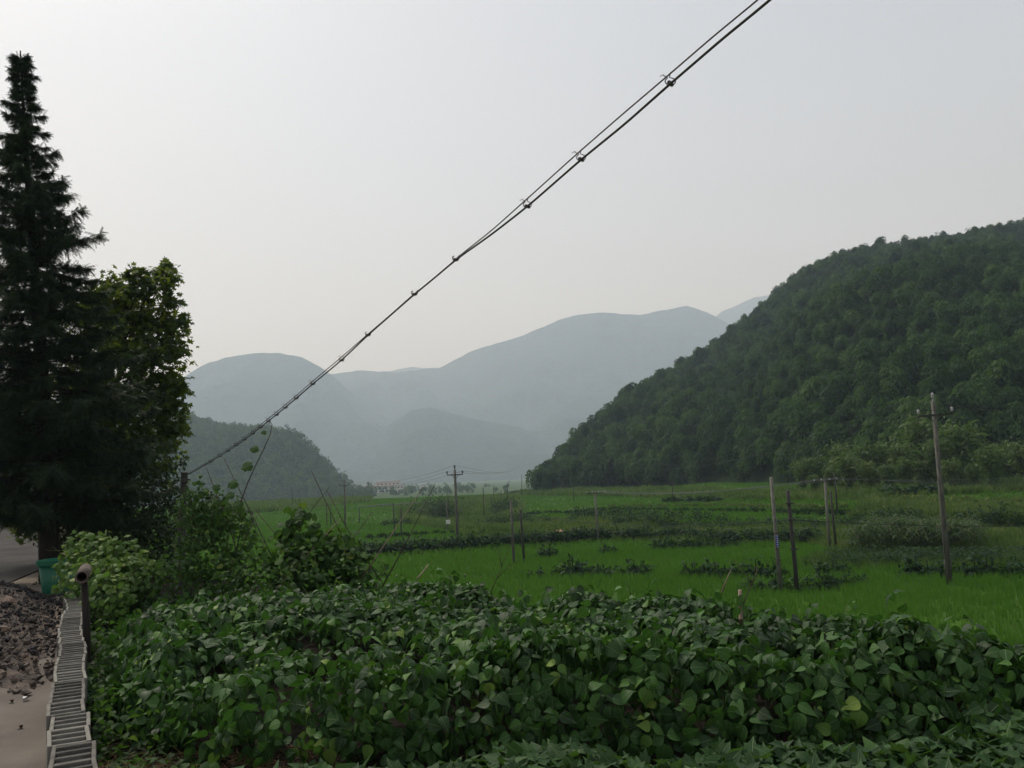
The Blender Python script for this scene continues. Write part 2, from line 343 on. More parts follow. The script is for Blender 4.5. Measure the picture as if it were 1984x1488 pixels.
# ------------------------------------------------------------------ terrain
ZTOP = 0.30
wall_px = [(138, 1600), (137, 1488), (135, 1400), (134, 1300), (138, 1210), (146, 1160), (151, 1135), (153, 1120)]
wall_pl = np.array([hitz(a, b, ZTOP) for a, b in wall_px])           # wall centre line on plan, near to far
wall_pl[0] = wall_pl[1]+(wall_pl[1]-wall_pl[2])
wd = wall_pl[-1]-wall_pl[2]; wd /= np.linalg.norm(wd)
far_end = wall_pl[-1]+wd*60
garden = [(wall_pl[0][0]+.12, 0.5)] + [(p[0]+.14, p[1]) for p in wall_pl[1:]] + [(wall_pl[-1][0]+wd[0]*5, wall_pl[-1][1]+wd[1]*5), (-5.0, 17.5), (-3.2, 15.0), (-.9, 13.2), (1.2, 10.2), (2.9, 8.7), (4.1, 6.8), (6.5, 5.6), (9, 4.8), (9, 0.5)]
platform = [(-60, -40), (wall_pl[0][0], -40), (wall_pl[0][0], 0)] + [(p[0], p[1]) for p in wall_pl] + [(far_end[0], far_end[1]), (-60, 80)]
def gz(x, y):
    x = np.asarray(x, float); y = np.asarray(y, float)
    z = np.full(np.broadcast(x, y).shape, -3.7)
    z = z + .9*ss((y-63)/4)*ss((x-26)/8) + 1.1*ss((y-84)/8)*ss((x-32)/10) + .5*ss((y-76)/3)*ss((x-6)/6)*(1-ss((x-30)/8))
    z = z - 5.5*ss((y-240)/330)
    z = z - 1.0*ss((y-85)/25)*ss((5-x)/10)*ss((x+35)/25)*(1-ss((y-190)/60))
    z = z + .12*fbm(x/9, y/9, 3, 3)*ss((np.hypot(x, y)-150)/80)
    dp = distpoly(x, y, platform); dg = distpoly(x, y, garden)
    zz = np.where((y < 1.0) & (x > -3), 0.0, z)
    zg = -0.15 + 0.04*fbm(x*1.5, y*1.5, 3, 5)
    tg = ss(dg/3.5); z1 = zg*(1-tg) + z*tg
    tp = ss(dp/4.0); zpl = -0.02+0.0*x
    z2 = zpl*(1-tp) + z1*tp
    z2 = np.where(dp < 0, zpl, np.where(dg < 0, zg, z2))
    near_back = ss((1.0-y)/2.0)
    return z2*(1-near_back) + near_back*np.where(dp < 0, zpl, -.15)
def hit(px, py):
    r = ray(px, py); t = 3.0
    for _ in range(900):
        p = EYE + r*t
        if p[2] < gz(p[0], p[1]): break
        t *= 1.01
    lo, hi = t/1.01, t
    for _ in range(25):
        m = (lo+hi)/2; p = EYE+r*m
        if p[2] < gz(p[0], p[1]): hi = m
        else: lo = m
    return EYE + r*hi

# zones given as outlines seen from the yard, looked up by projecting ground points
Z_weed = [[(770, 992), (870, 970), (1000, 962), (1016, 985), (1000, 1005), (985, 1016), (1035, 1020), (1160, 1030), (1160, 1048), (1000, 1058), (930, 1048), (880, 1032), (820, 1020), (780, 1014)],
          [(1000, 940), (1400, 955), (1640, 950), (1745, 925), (1984, 930), (2300, 930), (2300, 955), (1984, 952), (1745, 962), (1690, 972), (1500, 970), (1400, 969), (1180, 963), (1010, 960)],
          [(1640, 1000), (1690, 978), (1745, 972), (1860, 976), (2200, 976), (2200, 1036), (1640, 1030), (1700, 1018), (1700, 1004)],
          [(1040, 1016), (1240, 1020), (1640, 1026), (2200, 1034), (2200, 1104), (1550, 1104), (1640, 1068), (1550, 1056), (1400, 1060), (1200, 1050), (1040, 1048)],
          [(330, 960), (480, 965), (620, 960), (720, 955), (720, 972), (560, 990), (420, 1000), (330, 1000)]]
def zone_of(x, y):
    p = np.stack([x, y, gz(x, y)], -1); px, py, d = proj(p)
    w = np.zeros(np.shape(x), int)
    for q in Z_weed: w |= (inpoly(px, py, q) & (d > 1)).astype(int)
    return w, px, py, d

th = np.concatenate([np.linspace(-180, -42, 36)[:-1], np.linspace(-42, 42, 520), np.linspace(42, 180, 36)[1:-1]])
rr_ = np.concatenate([np.linspace(0.3, 30, 120)[:-1], 30*np.exp(np.linspace(0, math.log(6700/30), 350))])
A, R_ = np.meshgrid(np.radians(th), rr_)
X = R_*np.sin(A); Y = R_*np.cos(A); Z = gz(X, Y)
nr, na = X.shape
w_, px_, py_, d_ = zone_of(X, Y)
c = np.zeros((nr, na, 3)); c[:] = (.045, .10, .012)
fn = fbm(X/14, Y/14, 4, 11)[..., None]
c[w_ > 0] = (.055, .085, .025)
c = c*(1+.35*fn)
c[(w_ > 0) & (fbm(X/5, Y/5, 3, 21) > .28)] = (.12, .08, .04)
far = ss((R_-260)/300)[..., None]; c = c*(1-far)+np.array([.04, .075, .022])*far
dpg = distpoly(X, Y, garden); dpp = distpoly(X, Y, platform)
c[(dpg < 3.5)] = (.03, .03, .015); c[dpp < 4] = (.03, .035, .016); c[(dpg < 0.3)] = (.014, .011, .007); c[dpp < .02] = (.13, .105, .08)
i = np.arange(nr-1)[:, None]*na; j = np.arange(na)[None, :]; k = (j+1) % na
F = np.stack([i+j, i+k, i+na+k, i+na+j], -1).reshape(-1, 4)
V = np.stack([X, Y, Z], -1).reshape(-1, 3); V = np.vstack([V, [0, 0, float(gz(0., 0.))]])
fan = np.stack([np.full(na, len(V)-1), (np.arange(na)+1) % na, np.arange(na)], -1)
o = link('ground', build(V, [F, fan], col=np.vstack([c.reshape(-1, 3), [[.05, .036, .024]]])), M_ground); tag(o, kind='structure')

def sheet(name, poly, z, mt):
    from mathutils.geometry import tessellate_polygon
    vs = [Vector((a, b, 0)) for a, b in poly]; tr = tessellate_polygon([vs])
    # thin slab subdivided for its rim
    V = [(a, b, z) for a, b in poly]; n = len(V); V += [(a, b, z-.06) for a, b in poly]
    F3 = np.array(tr)
    a, b, cc = np.array(V[F3[0][0]]), np.array(V[F3[0][1]]), np.array(V[F3[0][2]])
    if np.cross(b-a, cc-a)[2] < 0: F3 = F3[:, ::-1]
    i = np.arange(n); j = (i+1) % n
    o = link(name, build(np.array(V), [F3, np.stack([i, j, n+j, n+i], -1)], smooth=False), mt); tag(o, kind='structure'); return o
g0 = lambda a, b, z=0.0: tuple(hitz(a, b, z)[:2])
sheet('yard', [(-7, -3), (wall_pl[0][0]-.15, -3)] + [(p[0]-.15, p[1]) for p in wall_pl[1:4]] + [g0(125, 1262), g0(60, 1270), g0(-30, 1290), g0(-300, 1310)], .004, M_yard)
road_edge = [g0(74, 1105), g0(84, 1060), g0(86, 1040), g0(80, 1026), g0(60, 1017)]
sheet('road', [(-30, 5), g0(-160, 1160), g0(20, 1128)] + road_edge + [g0(30, 1010), g0(-60, 1004), (-60, 60), (-60, 5)], .008, M_asph)
sheet('path', [g0(20, 1130), g0(-150, 1175), g0(-150, 1230), g0(118, 1215), g0(128, 1150), g0(112, 1080), g0(95, 1045), g0(88, 1040), g0(86, 1062), g0(76, 1107)], .004, M_dirt)

# ------------------------------------------------------------------ hills
def hill_mesh(name, sil, foot, ridge, tree_h, mt, ext=1.6, na=160, ns=50, amp=4.0, power=.85, zf=None, nscale=60, seed=0, back=.5):
    """sil: (px, y) skyline; foot/ridge: (px, distance). Terrain rises from foot to ridge and falls behind"""
    px = np.linspace(sil[0][0], sil[-1][0], na)
    sy = -2.2*fbm(px/23, px*0, 4, seed)*(name == 'mountain')+np.interp(px, [s[0] for s in sil], [s[1] for s in sil]); fd = np.interp(px, [s[0] for s in foot], [s[1] for s in foot]); rd = np.interp(px, [s[0] for s in ridge], [s[1] for s in ridge])
    s = np.linspace(0, 1+back, ns)
    PX, SS = np.meshgrid(px, s); FD = np.broadcast_to(fd, PX.shape); RD = np.broadcast_to(rd, PX.shape)
    dist = FD+(RD-FD)*SS
    top = np.array([P(a, b, d) for a, b, d in zip(px, sy, rd)])   # at ridge
    dirx = np.stack([(top[:, 0])/top[:, 1], np.ones(na)], -1)
    Y = dist*1.0; X = dirx[None, :, 0]*Y
    zr = np.broadcast_to(top[:, 2]-tree_h, PX.shape)
    zb = gz(X, Y)-.3
    e = np.where(SS <= 1, np.power(np.clip(SS, 0, 1), power), 1-ss((SS-1)/back)*1.0)
    edge = ss(np.minimum((PX-px[0]), (px[-1]-PX))/ (0.04*(px[-1]-px[0])))
    zr2 = np.maximum(zr, zb)
    Z = zb+(zr2-zb)*e
    gul = (1-2*np.abs(fbm(X/nscale*.9+5, Y/nscale*.45, 4, seed+50)))*.6
    Z = Z + amp*(fbm(X/nscale, Y/nscale, 5, seed)+gul*(name == 'mountain')-.3*(name == 'mountain'))*np.sin(np.clip(SS, 0, 1)*PI)**.7
    i = np.arange(ns-1)[:, None]*na; j = np.arange(na-1)[None, :]
    F = np.stack([i+j, i+j+1, i+na+j+1, i+na+j], -1).reshape(-1, 4)
    V = np.stack([X, Y, Z], -1)
    o = link(name, build(V.reshape(-1, 3), F), mt); tag(o, kind='structure')
    return V
H1_sil = [(985, 950), (1018, 946), (1040, 905), (1100, 856), (1200, 774), (1290, 712), (1380, 660), (1430, 618), (1490, 570), (1560, 508), (1620, 480), (1700, 458), (1850, 435), (1984, 418), (2200, 380), (2500, 380)]
H1_foot = [(985, 262), (1100, 245), (1200, 228), (1400, 185), (1550, 145), (1700, 122), (1984, 112), (2500, 100)]
H1_ridge = [(985, 285), (1100, 330), (1200, 370), (1400, 425), (1600, 440), (1984, 400), (2500, 380)]
H1 = hill_mesh('hill', H1_sil, H1_foot, H1_ridge, 7.0, M_litter, na=260, ns=90, amp=9, seed=4, nscale=48)
H2_sil = [(150, 700), (250, 752), (340, 788), (400, 810), (440, 818), (540, 826), (585, 842), (620, 880), (680, 930), (722, 962)]
H2_foot = [(150, 600), (722, 640)]; H2_ridge = [(150, 930), (400, 900), (600, 770), (722, 675)]
H2 = hill_mesh('hill', H2_sil, H2_foot, H2_ridge, 8, M_litter, na=140, ns=60, amp=12, seed=14, nscale=110)
MTN = [
 ([(560, 930), (640, 895), (700, 858), (760, 818), (800, 793), (830, 788), (865, 798), (930, 814), (1010, 832), (1100, 868), (1200, 900)], 1450, 1950, 34, 31),
 ([(820, 900), (900, 858), (1000, 822), (1060, 796), (1120, 766), (1180, 750), (1260, 738), (1500, 700)], 1700, 2250, 44, 32),
 ([(100, 790), (250, 760), (340, 738), (400, 705), (440, 690), (490, 682), (540, 680), (585, 690), (620, 710), (680, 760), (760, 820), (850, 860)], 1600, 2300, 60, 33),
 ([(500, 740), (600, 724), (650, 722), (700, 716), (760, 720), (850, 711), (880, 696), (905, 681), (960, 664), (1000, 652), (1080, 617), (1120, 605), (1160, 602), (1240, 607), (1290, 596), (1330, 588), (1360, 598), (1390, 612), (1480, 660), (1700, 720)], 2000, 2800, 70, 34),
 ([(1250, 680), (1340, 640), (1400, 600), (1460, 572), (1600, 545), (1900, 600)], 2800, 3500, 80, 35),
 ([(680, 725), (760, 716), (800, 709), (850, 712), (950, 720)], 3000, 3600, 30, 36)]
for sil, f_, r_, am, sd_ in MTN:
    f_, r_, am = f_*1.6, r_*1.6, am*1.6
    jit = [(a, b) for a, b in sil]
    hill_mesh('mountain', jit, [(0, f_)], [(0, r_)], 0, M_far, na=260, ns=70, amp=am, seed=sd_, nscale=260, power=.9)

# ------------------------------------------------------------------ haze
def haze():
    m = bpy.data.materials.new('haze'); m.use_nodes = True; n = m.node_tree; n.nodes.clear()
    out = N(n, 'ShaderNodeOutputMaterial'); v = N(n, 'ShaderNodeVolumePrincipled')
    v.inputs['Color'].default_value = (.64, .80, 1.0, 1); v.inputs['Absorption Color'].default_value = (1, 1, 1, 1); v.inputs['Density'].default_value = 0.00030; v.inputs['Anisotropy'].default_value = 0.25
    n.links.new(v.outputs[0], out.inputs['Volume'])
    b = MB().box((0, 0, 640), (13600, 13600, 1310)); o = b.obj('haze', m); tag(o, kind='stuff')
haze()

# ------------------------------------------------------------------ forests (one mass each) and the plants that stand out from them
def plume_mesh(n_tri, R, H, droop, seed, leaf=.45, tall=1.0):
    """a bamboo crown: arching culm tips hung with leaf sprays"""
    g = np.random.default_rng(seed); Vs = []; r = []
    nb = max(5, n_tri//45); per = n_tri//nb
    for b in range(nb):
        a = g.uniform(0, 2*PI); lean = g.uniform(.15, 1.0)*R; h0 = H*g.uniform(.72, 1.05)
        t = g.uniform(.06, 1, per)**.8
        x = lean*t**2.0; z = h0*(t*1.25-.42*t**2.6*(1+droop*.3))*tall
        p = np.stack([np.cos(a)*x, np.sin(a)*x, z], -1)+g.normal(size=(per, 3))*[.42, .42, .3]*(R/2.4)
        p[:, 2] -= g.random(per)*H*.16
        d = np.stack([np.cos(a)*np.ones(per)*.5, np.sin(a)*np.ones(per)*.5, -np.ones(per)*(.35+droop*.5)], -1)+g.normal(size=(per, 3))*.55
        d /= np.linalg.norm(d, axis=1)[:, None]
        s = np.cross(d, g.normal(size=(per, 3))); s /= np.linalg.norm(s, axis=1)[:, None]+1e-9
        L = leaf*g.uniform(.7, 1.5, per)[:, None]
        Vs.append(np.stack([p-s*L*.3, p+s*L*.3, p+d*L*1.2], 1).reshape(-1, 3)); br = g.random()
        r.append(np.repeat(np.clip(.55*br+.45*g.random(per), 0, 1), 3))
    V = np.vstack(Vs); F = np.arange(len(V)).reshape(-1, 3)
    return build(V, F, rnd=np.concatenate(r), smooth=False)
def blob_mesh(n_tri, R, H, seed, leaf=.6, lobes=7):
    """a broadleaf crown of several unequal lobes"""
    g = np.random.default_rng(seed)
    cs = g.normal(size=(lobes, 3))*[R*.45, R*.45, H*.2]+[0, 0, H*.6]; rs = g.uniform(.35, .6, lobes)*R
    k = g.integers(0, lobes, n_tri); u = g.normal(size=(n_tri, 3)); u /= np.linalg.norm(u, axis=1)[:, None]
    p = cs[k]+u*rs[k][:, None]*g.uniform(.65, 1.05, n_tri)[:, None]*[1, 1, .85]
    d = u+g.normal(size=(n_tri, 3))*.7; d[:, 2] -= .3; d /= np.linalg.norm(d, axis=1)[:, None]
    s = np.cross(d, g.normal(size=(n_tri, 3))); s /= np.linalg.norm(s, axis=1)[:, None]+1e-9
    L = leaf*g.uniform(.6, 1.4, n_tri)[:, None]
    V = np.stack([p-s*L*.4, p+s*L*.4, p+d*L], 1).reshape(-1, 3)
    return build(V, np.arange(len(V)).reshape(-1, 3), rnd=np.repeat(np.clip(.5*g.random(lobes)[k]+.5*g.random(n_tri), 0, 1), 3), smooth=False)
def hill_pos(V, u, v):
    ns, na = V.shape[:2]; i = np.clip(v*(ns-1), 0, ns-1.001); j = np.clip(u*(na-1), 0, na-1.001)
    i0 = i.astype(int); j0 = j.astype(int); a = (i-i0)[:, None]; b = (j-j0)[:, None]
    return (V[i0, j0]*(1-a)+V[i0+1, j0]*a)*(1-b)+(V[i0, j0+1]*(1-a)+V[i0+1, j0+1]*a)*b
def sample_hill(V, n, smax, back=.5, jmin=0., jmax=1.):
    """area-uniform samples of the hill up to smax (1 = ridge)"""
    ns, na = V.shape[:2]
    A = np.linalg.norm(np.cross(V[1:, :-1]-V[:-1, :-1], V[:-1, 1:]-V[:-1, :-1]), axis=2)
    A[int(smax/(1+back)*(ns-1)):, :] = 0; A[:, :int(jmin*(na-1))] = 0; A[:, int(jmax*(na-1)):] = 0
    q = rng.choice(A.size, n, p=(A/A.sum()).ravel()); i, j = q//(na-1), q % (na-1)
    return hill_pos(V, (j+rng.random(n))/(na-1), (i+rng.random(n))/(ns-1))
def thin(p, r):
    cell = {}; out = []
    for k, (a, b, c_) in enumerate(p):
        i, j = int(a//r), int(b//r); ok = True
        for di in (-1, 0, 1):
            for dj in (-1, 0, 1):
                for q in cell.get((i+di, j+dj), ()):
                    if (p[q, 0]-a)**2+(p[q, 1]-b)**2 < r*r: ok = False
        if ok: cell.setdefault((i, j), []).append(k); out.append(k)
    return p[out]
def gn_forest(name, pts, scales, protos, label_kind='stuff', matl=None, zs=1.0):
    """scatter the crown meshes of individually built plants over the points (one mass of woodland)"""
    me = bpy.data.meshes.new(name); me.vertices.add(len(pts)); me.vertices.foreach_set('co', np.asarray(pts, np.float32).ravel())
    a = me.attributes.new('sc', 'FLOAT', 'POINT'); a.data.foreach_set('value', np.asarray(scales, np.float32))
    a = me.attributes.new('rz', 'FLOAT', 'POINT'); a.data.foreach_set('value', rng.uniform(0, 6.28, len(pts)).astype(np.float32))
    a = me.attributes.new('tx', 'FLOAT', 'POINT'); a.data.foreach_set('value', rng.normal(0, .12, len(pts)).astype(np.float32))
    a = me.attributes.new('pk', 'INT', 'POINT'); a.data.foreach_set('value', rng.integers(0, len(protos), len(pts)).astype(np.int32))
    o = bpy.data.objects.new(name, me); COL.objects.link(o)
    ng = bpy.data.node_groups.new('scatter', 'GeometryNodeTree')
    ng.interface.new_socket('Geometry', in_out='INPUT', socket_type='NodeSocketGeometry'); ng.interface.new_socket('Geometry', in_out='OUTPUT', socket_type='NodeSocketGeometry')
    gi = ng.nodes.new('NodeGroupInput'); go = ng.nodes.new('NodeGroupOutput'); J = ng.nodes.new('GeometryNodeJoinGeometry')
    def attr(nm, ty='FLOAT'):
        x = ng.nodes.new('GeometryNodeInputNamedAttribute'); x.data_type = ty; x.inputs['Name'].default_value = nm; return x.outputs['Attribute']
    cx = ng.nodes.new('ShaderNodeCombineXYZ'); ng.links.new(attr('tx'), cx.inputs[0]); ng.links.new(attr('rz'), cx.inputs[2])
    for k, pr in enumerate(protos):
        oi = ng.nodes.new('GeometryNodeObjectInfo'); oi.inputs['Object'].default_value = pr
        ip = ng.nodes.new('GeometryNodeInstanceOnPoints'); cm = ng.nodes.new('FunctionNodeCompare'); cm.data_type = 'INT'; cm.operation = 'EQUAL'
        ng.links.new(attr('pk', 'INT'), cm.inputs[2]); cm.inputs[3].default_value = k
        ng.links.new(gi.outputs[0], ip.inputs['Points']); ng.links.new(cm.outputs[0], ip.inputs['Selection']); ng.links.new(oi.outputs['Geometry'], ip.inputs['Instance'])
        ng.links.new(cx.outputs[0], ip.inputs['Rotation']); ng.links.new(attr('sc'), ip.inputs['Scale']); ng.links.new(ip.outputs[0], J.inputs[0])
    ng.links.new(J.outputs[0], go.inputs[0]); md = o.modifiers.new('scatter', 'NODES'); md.node_group = ng
    return o
def plant(name, crown_me, matl, loc, sc, label, cat, group=None, trunk=(.12, 4.0), rz=None, tmat=None):
    e = empty(name, loc, rz if rz is not None else random.uniform(0, 6.28)); tag(e, label, cat, group)
    e.scale = (sc,)*3
    cr = link('crown', crown_me, matl, e)
    t = MB().tube([(0, 0, -1.0), (.05, .03, trunk[1]*.5), (0.02, 0, trunk[1])], [trunk[0], trunk[0]*.8, trunk[0]*.3], 6).obj('trunk', tmat or M_bark, e)
    return e, cr
def dome_mesh(n_tri, R, H, seed):
    """bamboo seen from outside the grove: a few nodding plumes, each a drooping dome of sprays"""
    g = np.random.default_rng(seed); nl = 5; a = g.uniform(0, 2*PI, nl); rr = g.uniform(.15, .75, nl)*R; hz = H*g.uniform(.6, 1.0, nl); rs = g.uniform(.38, .62, nl)*R
    k = g.integers(0, nl, n_tri); u = g.normal(size=(n_tri, 3)); u[:, 2] = np.abs(u[:, 2])*1.1-.25; u /= np.linalg.norm(u, axis=1)[:, None]
    skirt = g.random(n_tri)**2.2
    p = np.stack([np.cos(a)*rr, np.sin(a)*rr, hz-rs*.9], -1)[k]+u*rs[k][:, None]*g.uniform(.8, 1.06, n_tri)[:, None]; p[:, 2] -= skirt*H*.35
    d = u*[1, 1, .2]*.6+g.normal(size=u.shape)*.22; d[:, 2] -= .8; d /= np.linalg.norm(d, axis=1)[:, None]
    s = np.cross(d, u+g.normal(size=u.shape)*.2); s /= np.linalg.norm(s, axis=1)[:, None]+1e-9; L = .5*g.uniform(.7, 1.6, n_tri)[:, None]
    V = np.stack([p-s*L*.4, p+s*L*.4, p+d*L*1.2], 1).reshape(-1, 3); pl = g.random(nl)
    return build(V, np.arange(len(V)).reshape(-1, 3), rnd=np.repeat(np.clip(.6*pl[k]+.4*g.random(n_tri), 0, 1), 3), smooth=False)
# bamboo standing along the hill foot, one object each
BG = 'bamboo standing along the foot of the hill'
BLAB = 'dark green arching bamboo in the front rank at the foot of the wooded hill'
bam_me = [dome_mesh(1000, 3.1, 9.4, 100+k) for k in range(4)]
for m in bam_me: m.materials.clear(); m.materials.append(M_bamboo)
protoB = []
u_list = np.linspace(.036, .66, 64)
for q, u in enumerate(u_list):
    p = hill_pos(H1, np.array([u+random.uniform(-.004, .004)]), np.array([random.uniform(.0, .02)]))[0]
    sc = random.uniform(.75, 1.1)
    if q < 4:
        e, cr = plant('bamboo', bam_me[q], M_bamboo, p-[0, 0, .3], sc, BLAB, 'bamboo', BG, trunk=(.1, 6)); protoB.append((e, cr))
    else:
        e = copy_tree(protoB[q % 4][0]); e.location = tuple(p-[0, 0, .3]); e.scale = (sc,)*3; e.rotation_euler[2] = random.uniform(0, 6.28)
SEG = [(.17, 'at the left tip of the hill'), (.36, 'behind the valley-centre pole'), (.48, 'behind the pole with the blue plate'), (.9, 'behind the pale bamboo')]
for o in [o for o in S.objects if o.get('group') == BG]:
    u = (proj(np.array(o.location))[0]-985)/(2500-985)
    for lim, tx in SEG:
        if u < lim: o['label'] = 'dark bamboo of the front rank '+tx; o['group'] = 'front bamboos '+tx; break
pts = thin(sample_hill(H1, 24000, 1.12), 3.25)
px, py, dd = proj(pts); keep = (px > 1042) & (px < 2150); pts = pts[keep]
bigp = vnoise(pts[:, 0]/22, pts[:, 1]/22, 5)
sc = rng.uniform(.5, 1.0, len(pts))*(.8+.4*bigp); pts[:, 2] += rng.normal(0, .9, len(pts))
tag(gn_forest('bamboo_forest', pts-[0, 0, 1.0], sc, [c for e, c in protoB]), 'dense dark green bamboo wood covering the steep hill on the right', 'bamboo wood', kind='stuff')
# broadleaf trees breaking the ridge line
ridge_me = [blob_mesh(420, 2.4, 6.5, 60+k, .5) for k in range(3)]
protoR = []
RL = [(1975, 1.1, 'tree poking up highest on the right skyline of the bamboo hill'), (1898, 1.0, 'square-topped dark tree on the skyline of the bamboo hill'), (1672, 1.0, 'small bushy tree on the ridge above the bamboo slope'),
      (1558, 1.25, 'dark rounded tree where the ridge line of the bamboo hill steepens'), (1276, 1.0, 'thin spiky tree on the lower skyline of the bamboo hill')]
for q, (pxx, s_, lb) in enumerate(RL):
    v = hill_pos(H1, np.array([(pxx-985)/(2500-985)]), np.array([1/1.5]))[0]
    if q < 3: e, cr = plant('ridge_tree', ridge_me[q], M_wood, v-[0, 0, .6], s_, lb, 'tree', None, trunk=(.2, 4.5)); protoR.append((e, cr))
    else:
        e = copy_tree(protoR[q % 3][0]); e.location = tuple(v-[0, 0, .3]); e.scale = (s_*.8, s_*.8, s_); e['label'] = lb
RG = 'dark trees along the ridge of the bamboo hill'
for q in range(34):
    pxx = random.uniform(1080, 1984) if q % 2 else random.uniform(1150, 1600)
    v = hill_pos(H1, np.array([(pxx-985)/(2500-985)]), np.array([random.uniform(.97, 1.0)/1.5]))[0]
    e = copy_tree(protoR[q % 3][0]); e.location = tuple(v+[0, 0, random.uniform(-1, .8)]); s_ = random.uniform(.7, 1.15); e.scale = (s_*.8, s_*.8, s_)
    e.rotation_euler[2] = random.uniform(0, 6); tag(e, 'one of the dark broadleaf trees dotted along the bamboo hill ridge', 'tree', RG)
# pale bamboo in front, at the foot on the right
pale_me = [plume_mesh(1700, 2.3, 7.0, .35, 200+k, .38, 1.1) for k in range(3)]
protoP = []
PG = 'pale bamboo clumps at the foot of the hill'
pale = [(1560, 955, 7.2), (1595, 950, 8.2), (1632, 948, 8.6), (1668, 950, 7.4), (1700, 948, 8.8), (1742, 946, 8.4), (1785, 945, 11.3), (1820, 945, 8), (1868, 943, 9.6), (1905, 942, 7.6), (1950, 940, 7.2), (1985, 938, 7.6), (2040, 938, 8), (1578, 957, 5.0), (1615, 956, 5.6), (1650, 955, 6.0), (1686, 954, 5.2), (1722, 953, 6.2), (1762, 950, 6.4), (1802, 950, 5.8), (1842, 949, 6.0), (1890, 948, 5.2), (1930, 946, 6)]
for q, (a, b, h) in enumerate(pale):
    p = hit(a+random.uniform(-9, 9), b+random.uniform(-3, 3)); s_ = h/7.6*(random.uniform(.62, 1.0) if h < 9 else 1)
    if q < 3: e, cr = plant('pale_bamboo', pale_me[q], M_bamboop, p, s_, '', 'bamboo', PG, trunk=(.08, 6)); protoP.append((e, cr))
    else: e = copy_tree(protoP[q % 3][0]); e.location = tuple(p); e.scale = (s_*1.0, s_*1.0, s_); e.rotation_euler[2] = random.uniform(0, 6)
    lb, PG = ('pale yellow-green bamboo clump left of the tallest power pole', 'pale bamboo left of the tallest pole') if a < 1812 else ('pale yellow-green bamboo clump right of the tallest power pole', 'pale bamboo right of the tallest pole')
    if h > 11: lb = 'tallest pale yellow bamboo clump, directly left of the large power pole'
    if h == 9.6: lb = 'pale feathery bamboo clump standing directly right of the large power pole'
    tag(e, lb, 'bamboo', PG)
    if h > 9: del e['group']
# left hill: mixed wood; some trees stand clear of the skyline
wood_me = [blob_mesh(300, 3.0, 8.0, 80+k, .9) for k in range(4)]
protoW = []
LG = 'trees standing out on the skyline of the left hill'
for q, pxx in enumerate([355, 372, 398, 437, 462, 488, 512, 548, 575, 582, 606, 628, 652, 676, 694, 708]):
    v = hill_pos(H2, np.array([(pxx-150)/(722-150)]), np.array([.99/1.5]))[0]
    s_ = 1.25 if pxx in (355, 575, 582) else random.uniform(.8, 1.05)
    if q < 4: e, cr = plant('hill_tree', wood_me[q], M_wood, v, s_, '', 'tree', LG, trunk=(.25, 5)); protoW.append((e, cr))
    else: e = copy_tree(protoW[q % 4][0]); e.location = tuple(v); e.scale = (s_,)*3; e.rotation_euler[2] = random.uniform(0, 6)
    tag(e, 'hazy tree breaking the skyline of the wooded hill on the left', 'tree', LG)
pts = thin(sample_hill(H2, 12000, 1.1, jmin=.2), 5.2)
x_ = rng.uniform(690, 1015, 150); d_v = rng.uniform(420, 1000, 150); tp_ = np.array([P(a, 940, d) for a, d in zip(x_, d_v)]); rowk = vnoise(tp_[:, 0]/60, tp_[:, 1]/90, 3) > .5; tp_ = tp_[rowk]; tp_[:, 2] = gz(tp_[:, 0], tp_[:, 1])-1
tag(gn_forest('valley_trees', tp_, rng.uniform(.4, .9, len(tp_)), [c for e, c in protoW]), 'scattered hazy trees on the far valley floor near the village', 'trees', kind='stuff')
tag(gn_forest('woodland', pts-[0, 0, 1.5], rng.uniform(.7, 1.5, len(pts)), [c for e, c in protoW]), 'hazy mixed woodland covering the hill on the left', 'woodland', kind='stuff')

# ------------------------------------------------------------------ rice
def tuft_template(nb, h, w, spread):
    V, F = [], []
    for q in range(nb):
        a = rng.uniform(0, 2*PI); r = rng.uniform(.1, 1)*spread; hh = h*rng.uniform(.75, 1.1); s = np.array([-math.sin(a), math.cos(a), 0])*w
        b0 = np.array([math.cos(a), math.sin(a), 0])*r*.3; tip = np.array([math.cos(a), math.sin(a), 0])*r+[0, 0, hh]
        n = len(V); V += [b0-s, b0+s, tip]; F.append([n, n+1, n+2])
    V = np.array(V); return V, [np.array(F)], np.zeros((len(V), 2))
rice_t = [tuft_template(7, .55, .018, .22) for _ in range(5)]
rice_far = [tuft_template(5, .5, .05, .3) for _ in range(4)]
weed_t = [tuft_template(9, .55, .03, .5) for _ in range(5)]
weed_far = [tuft_template(7, .7, .09, .8) for _ in range(4)]
def field_pts(d0, d1, dens, jit=1.0):
    n = int(dens*.62*(d1*d1-d0*d0)); d = np.sqrt(rng.uniform(d0*d0, d1*d1, n)); u = rng.uniform(-.45, .63, n)
    return u*d, d
def up_frames(n):
    a = rng.uniform(0, 2*PI, n); t = rng.normal(0, .08, (n, 2)); z = np.stack([t[:, 0], t[:, 1], np.ones(n)], -1); z /= np.linalg.norm(z, axis=1)[:, None]
    x = np.stack([np.cos(a), np.sin(a), np.zeros(n)], -1); y = np.cross(z, x); y /= np.linalg.norm(y, axis=1)[:, None]; x = np.cross(y, z)
    return np.stack([x, y, z], -1)
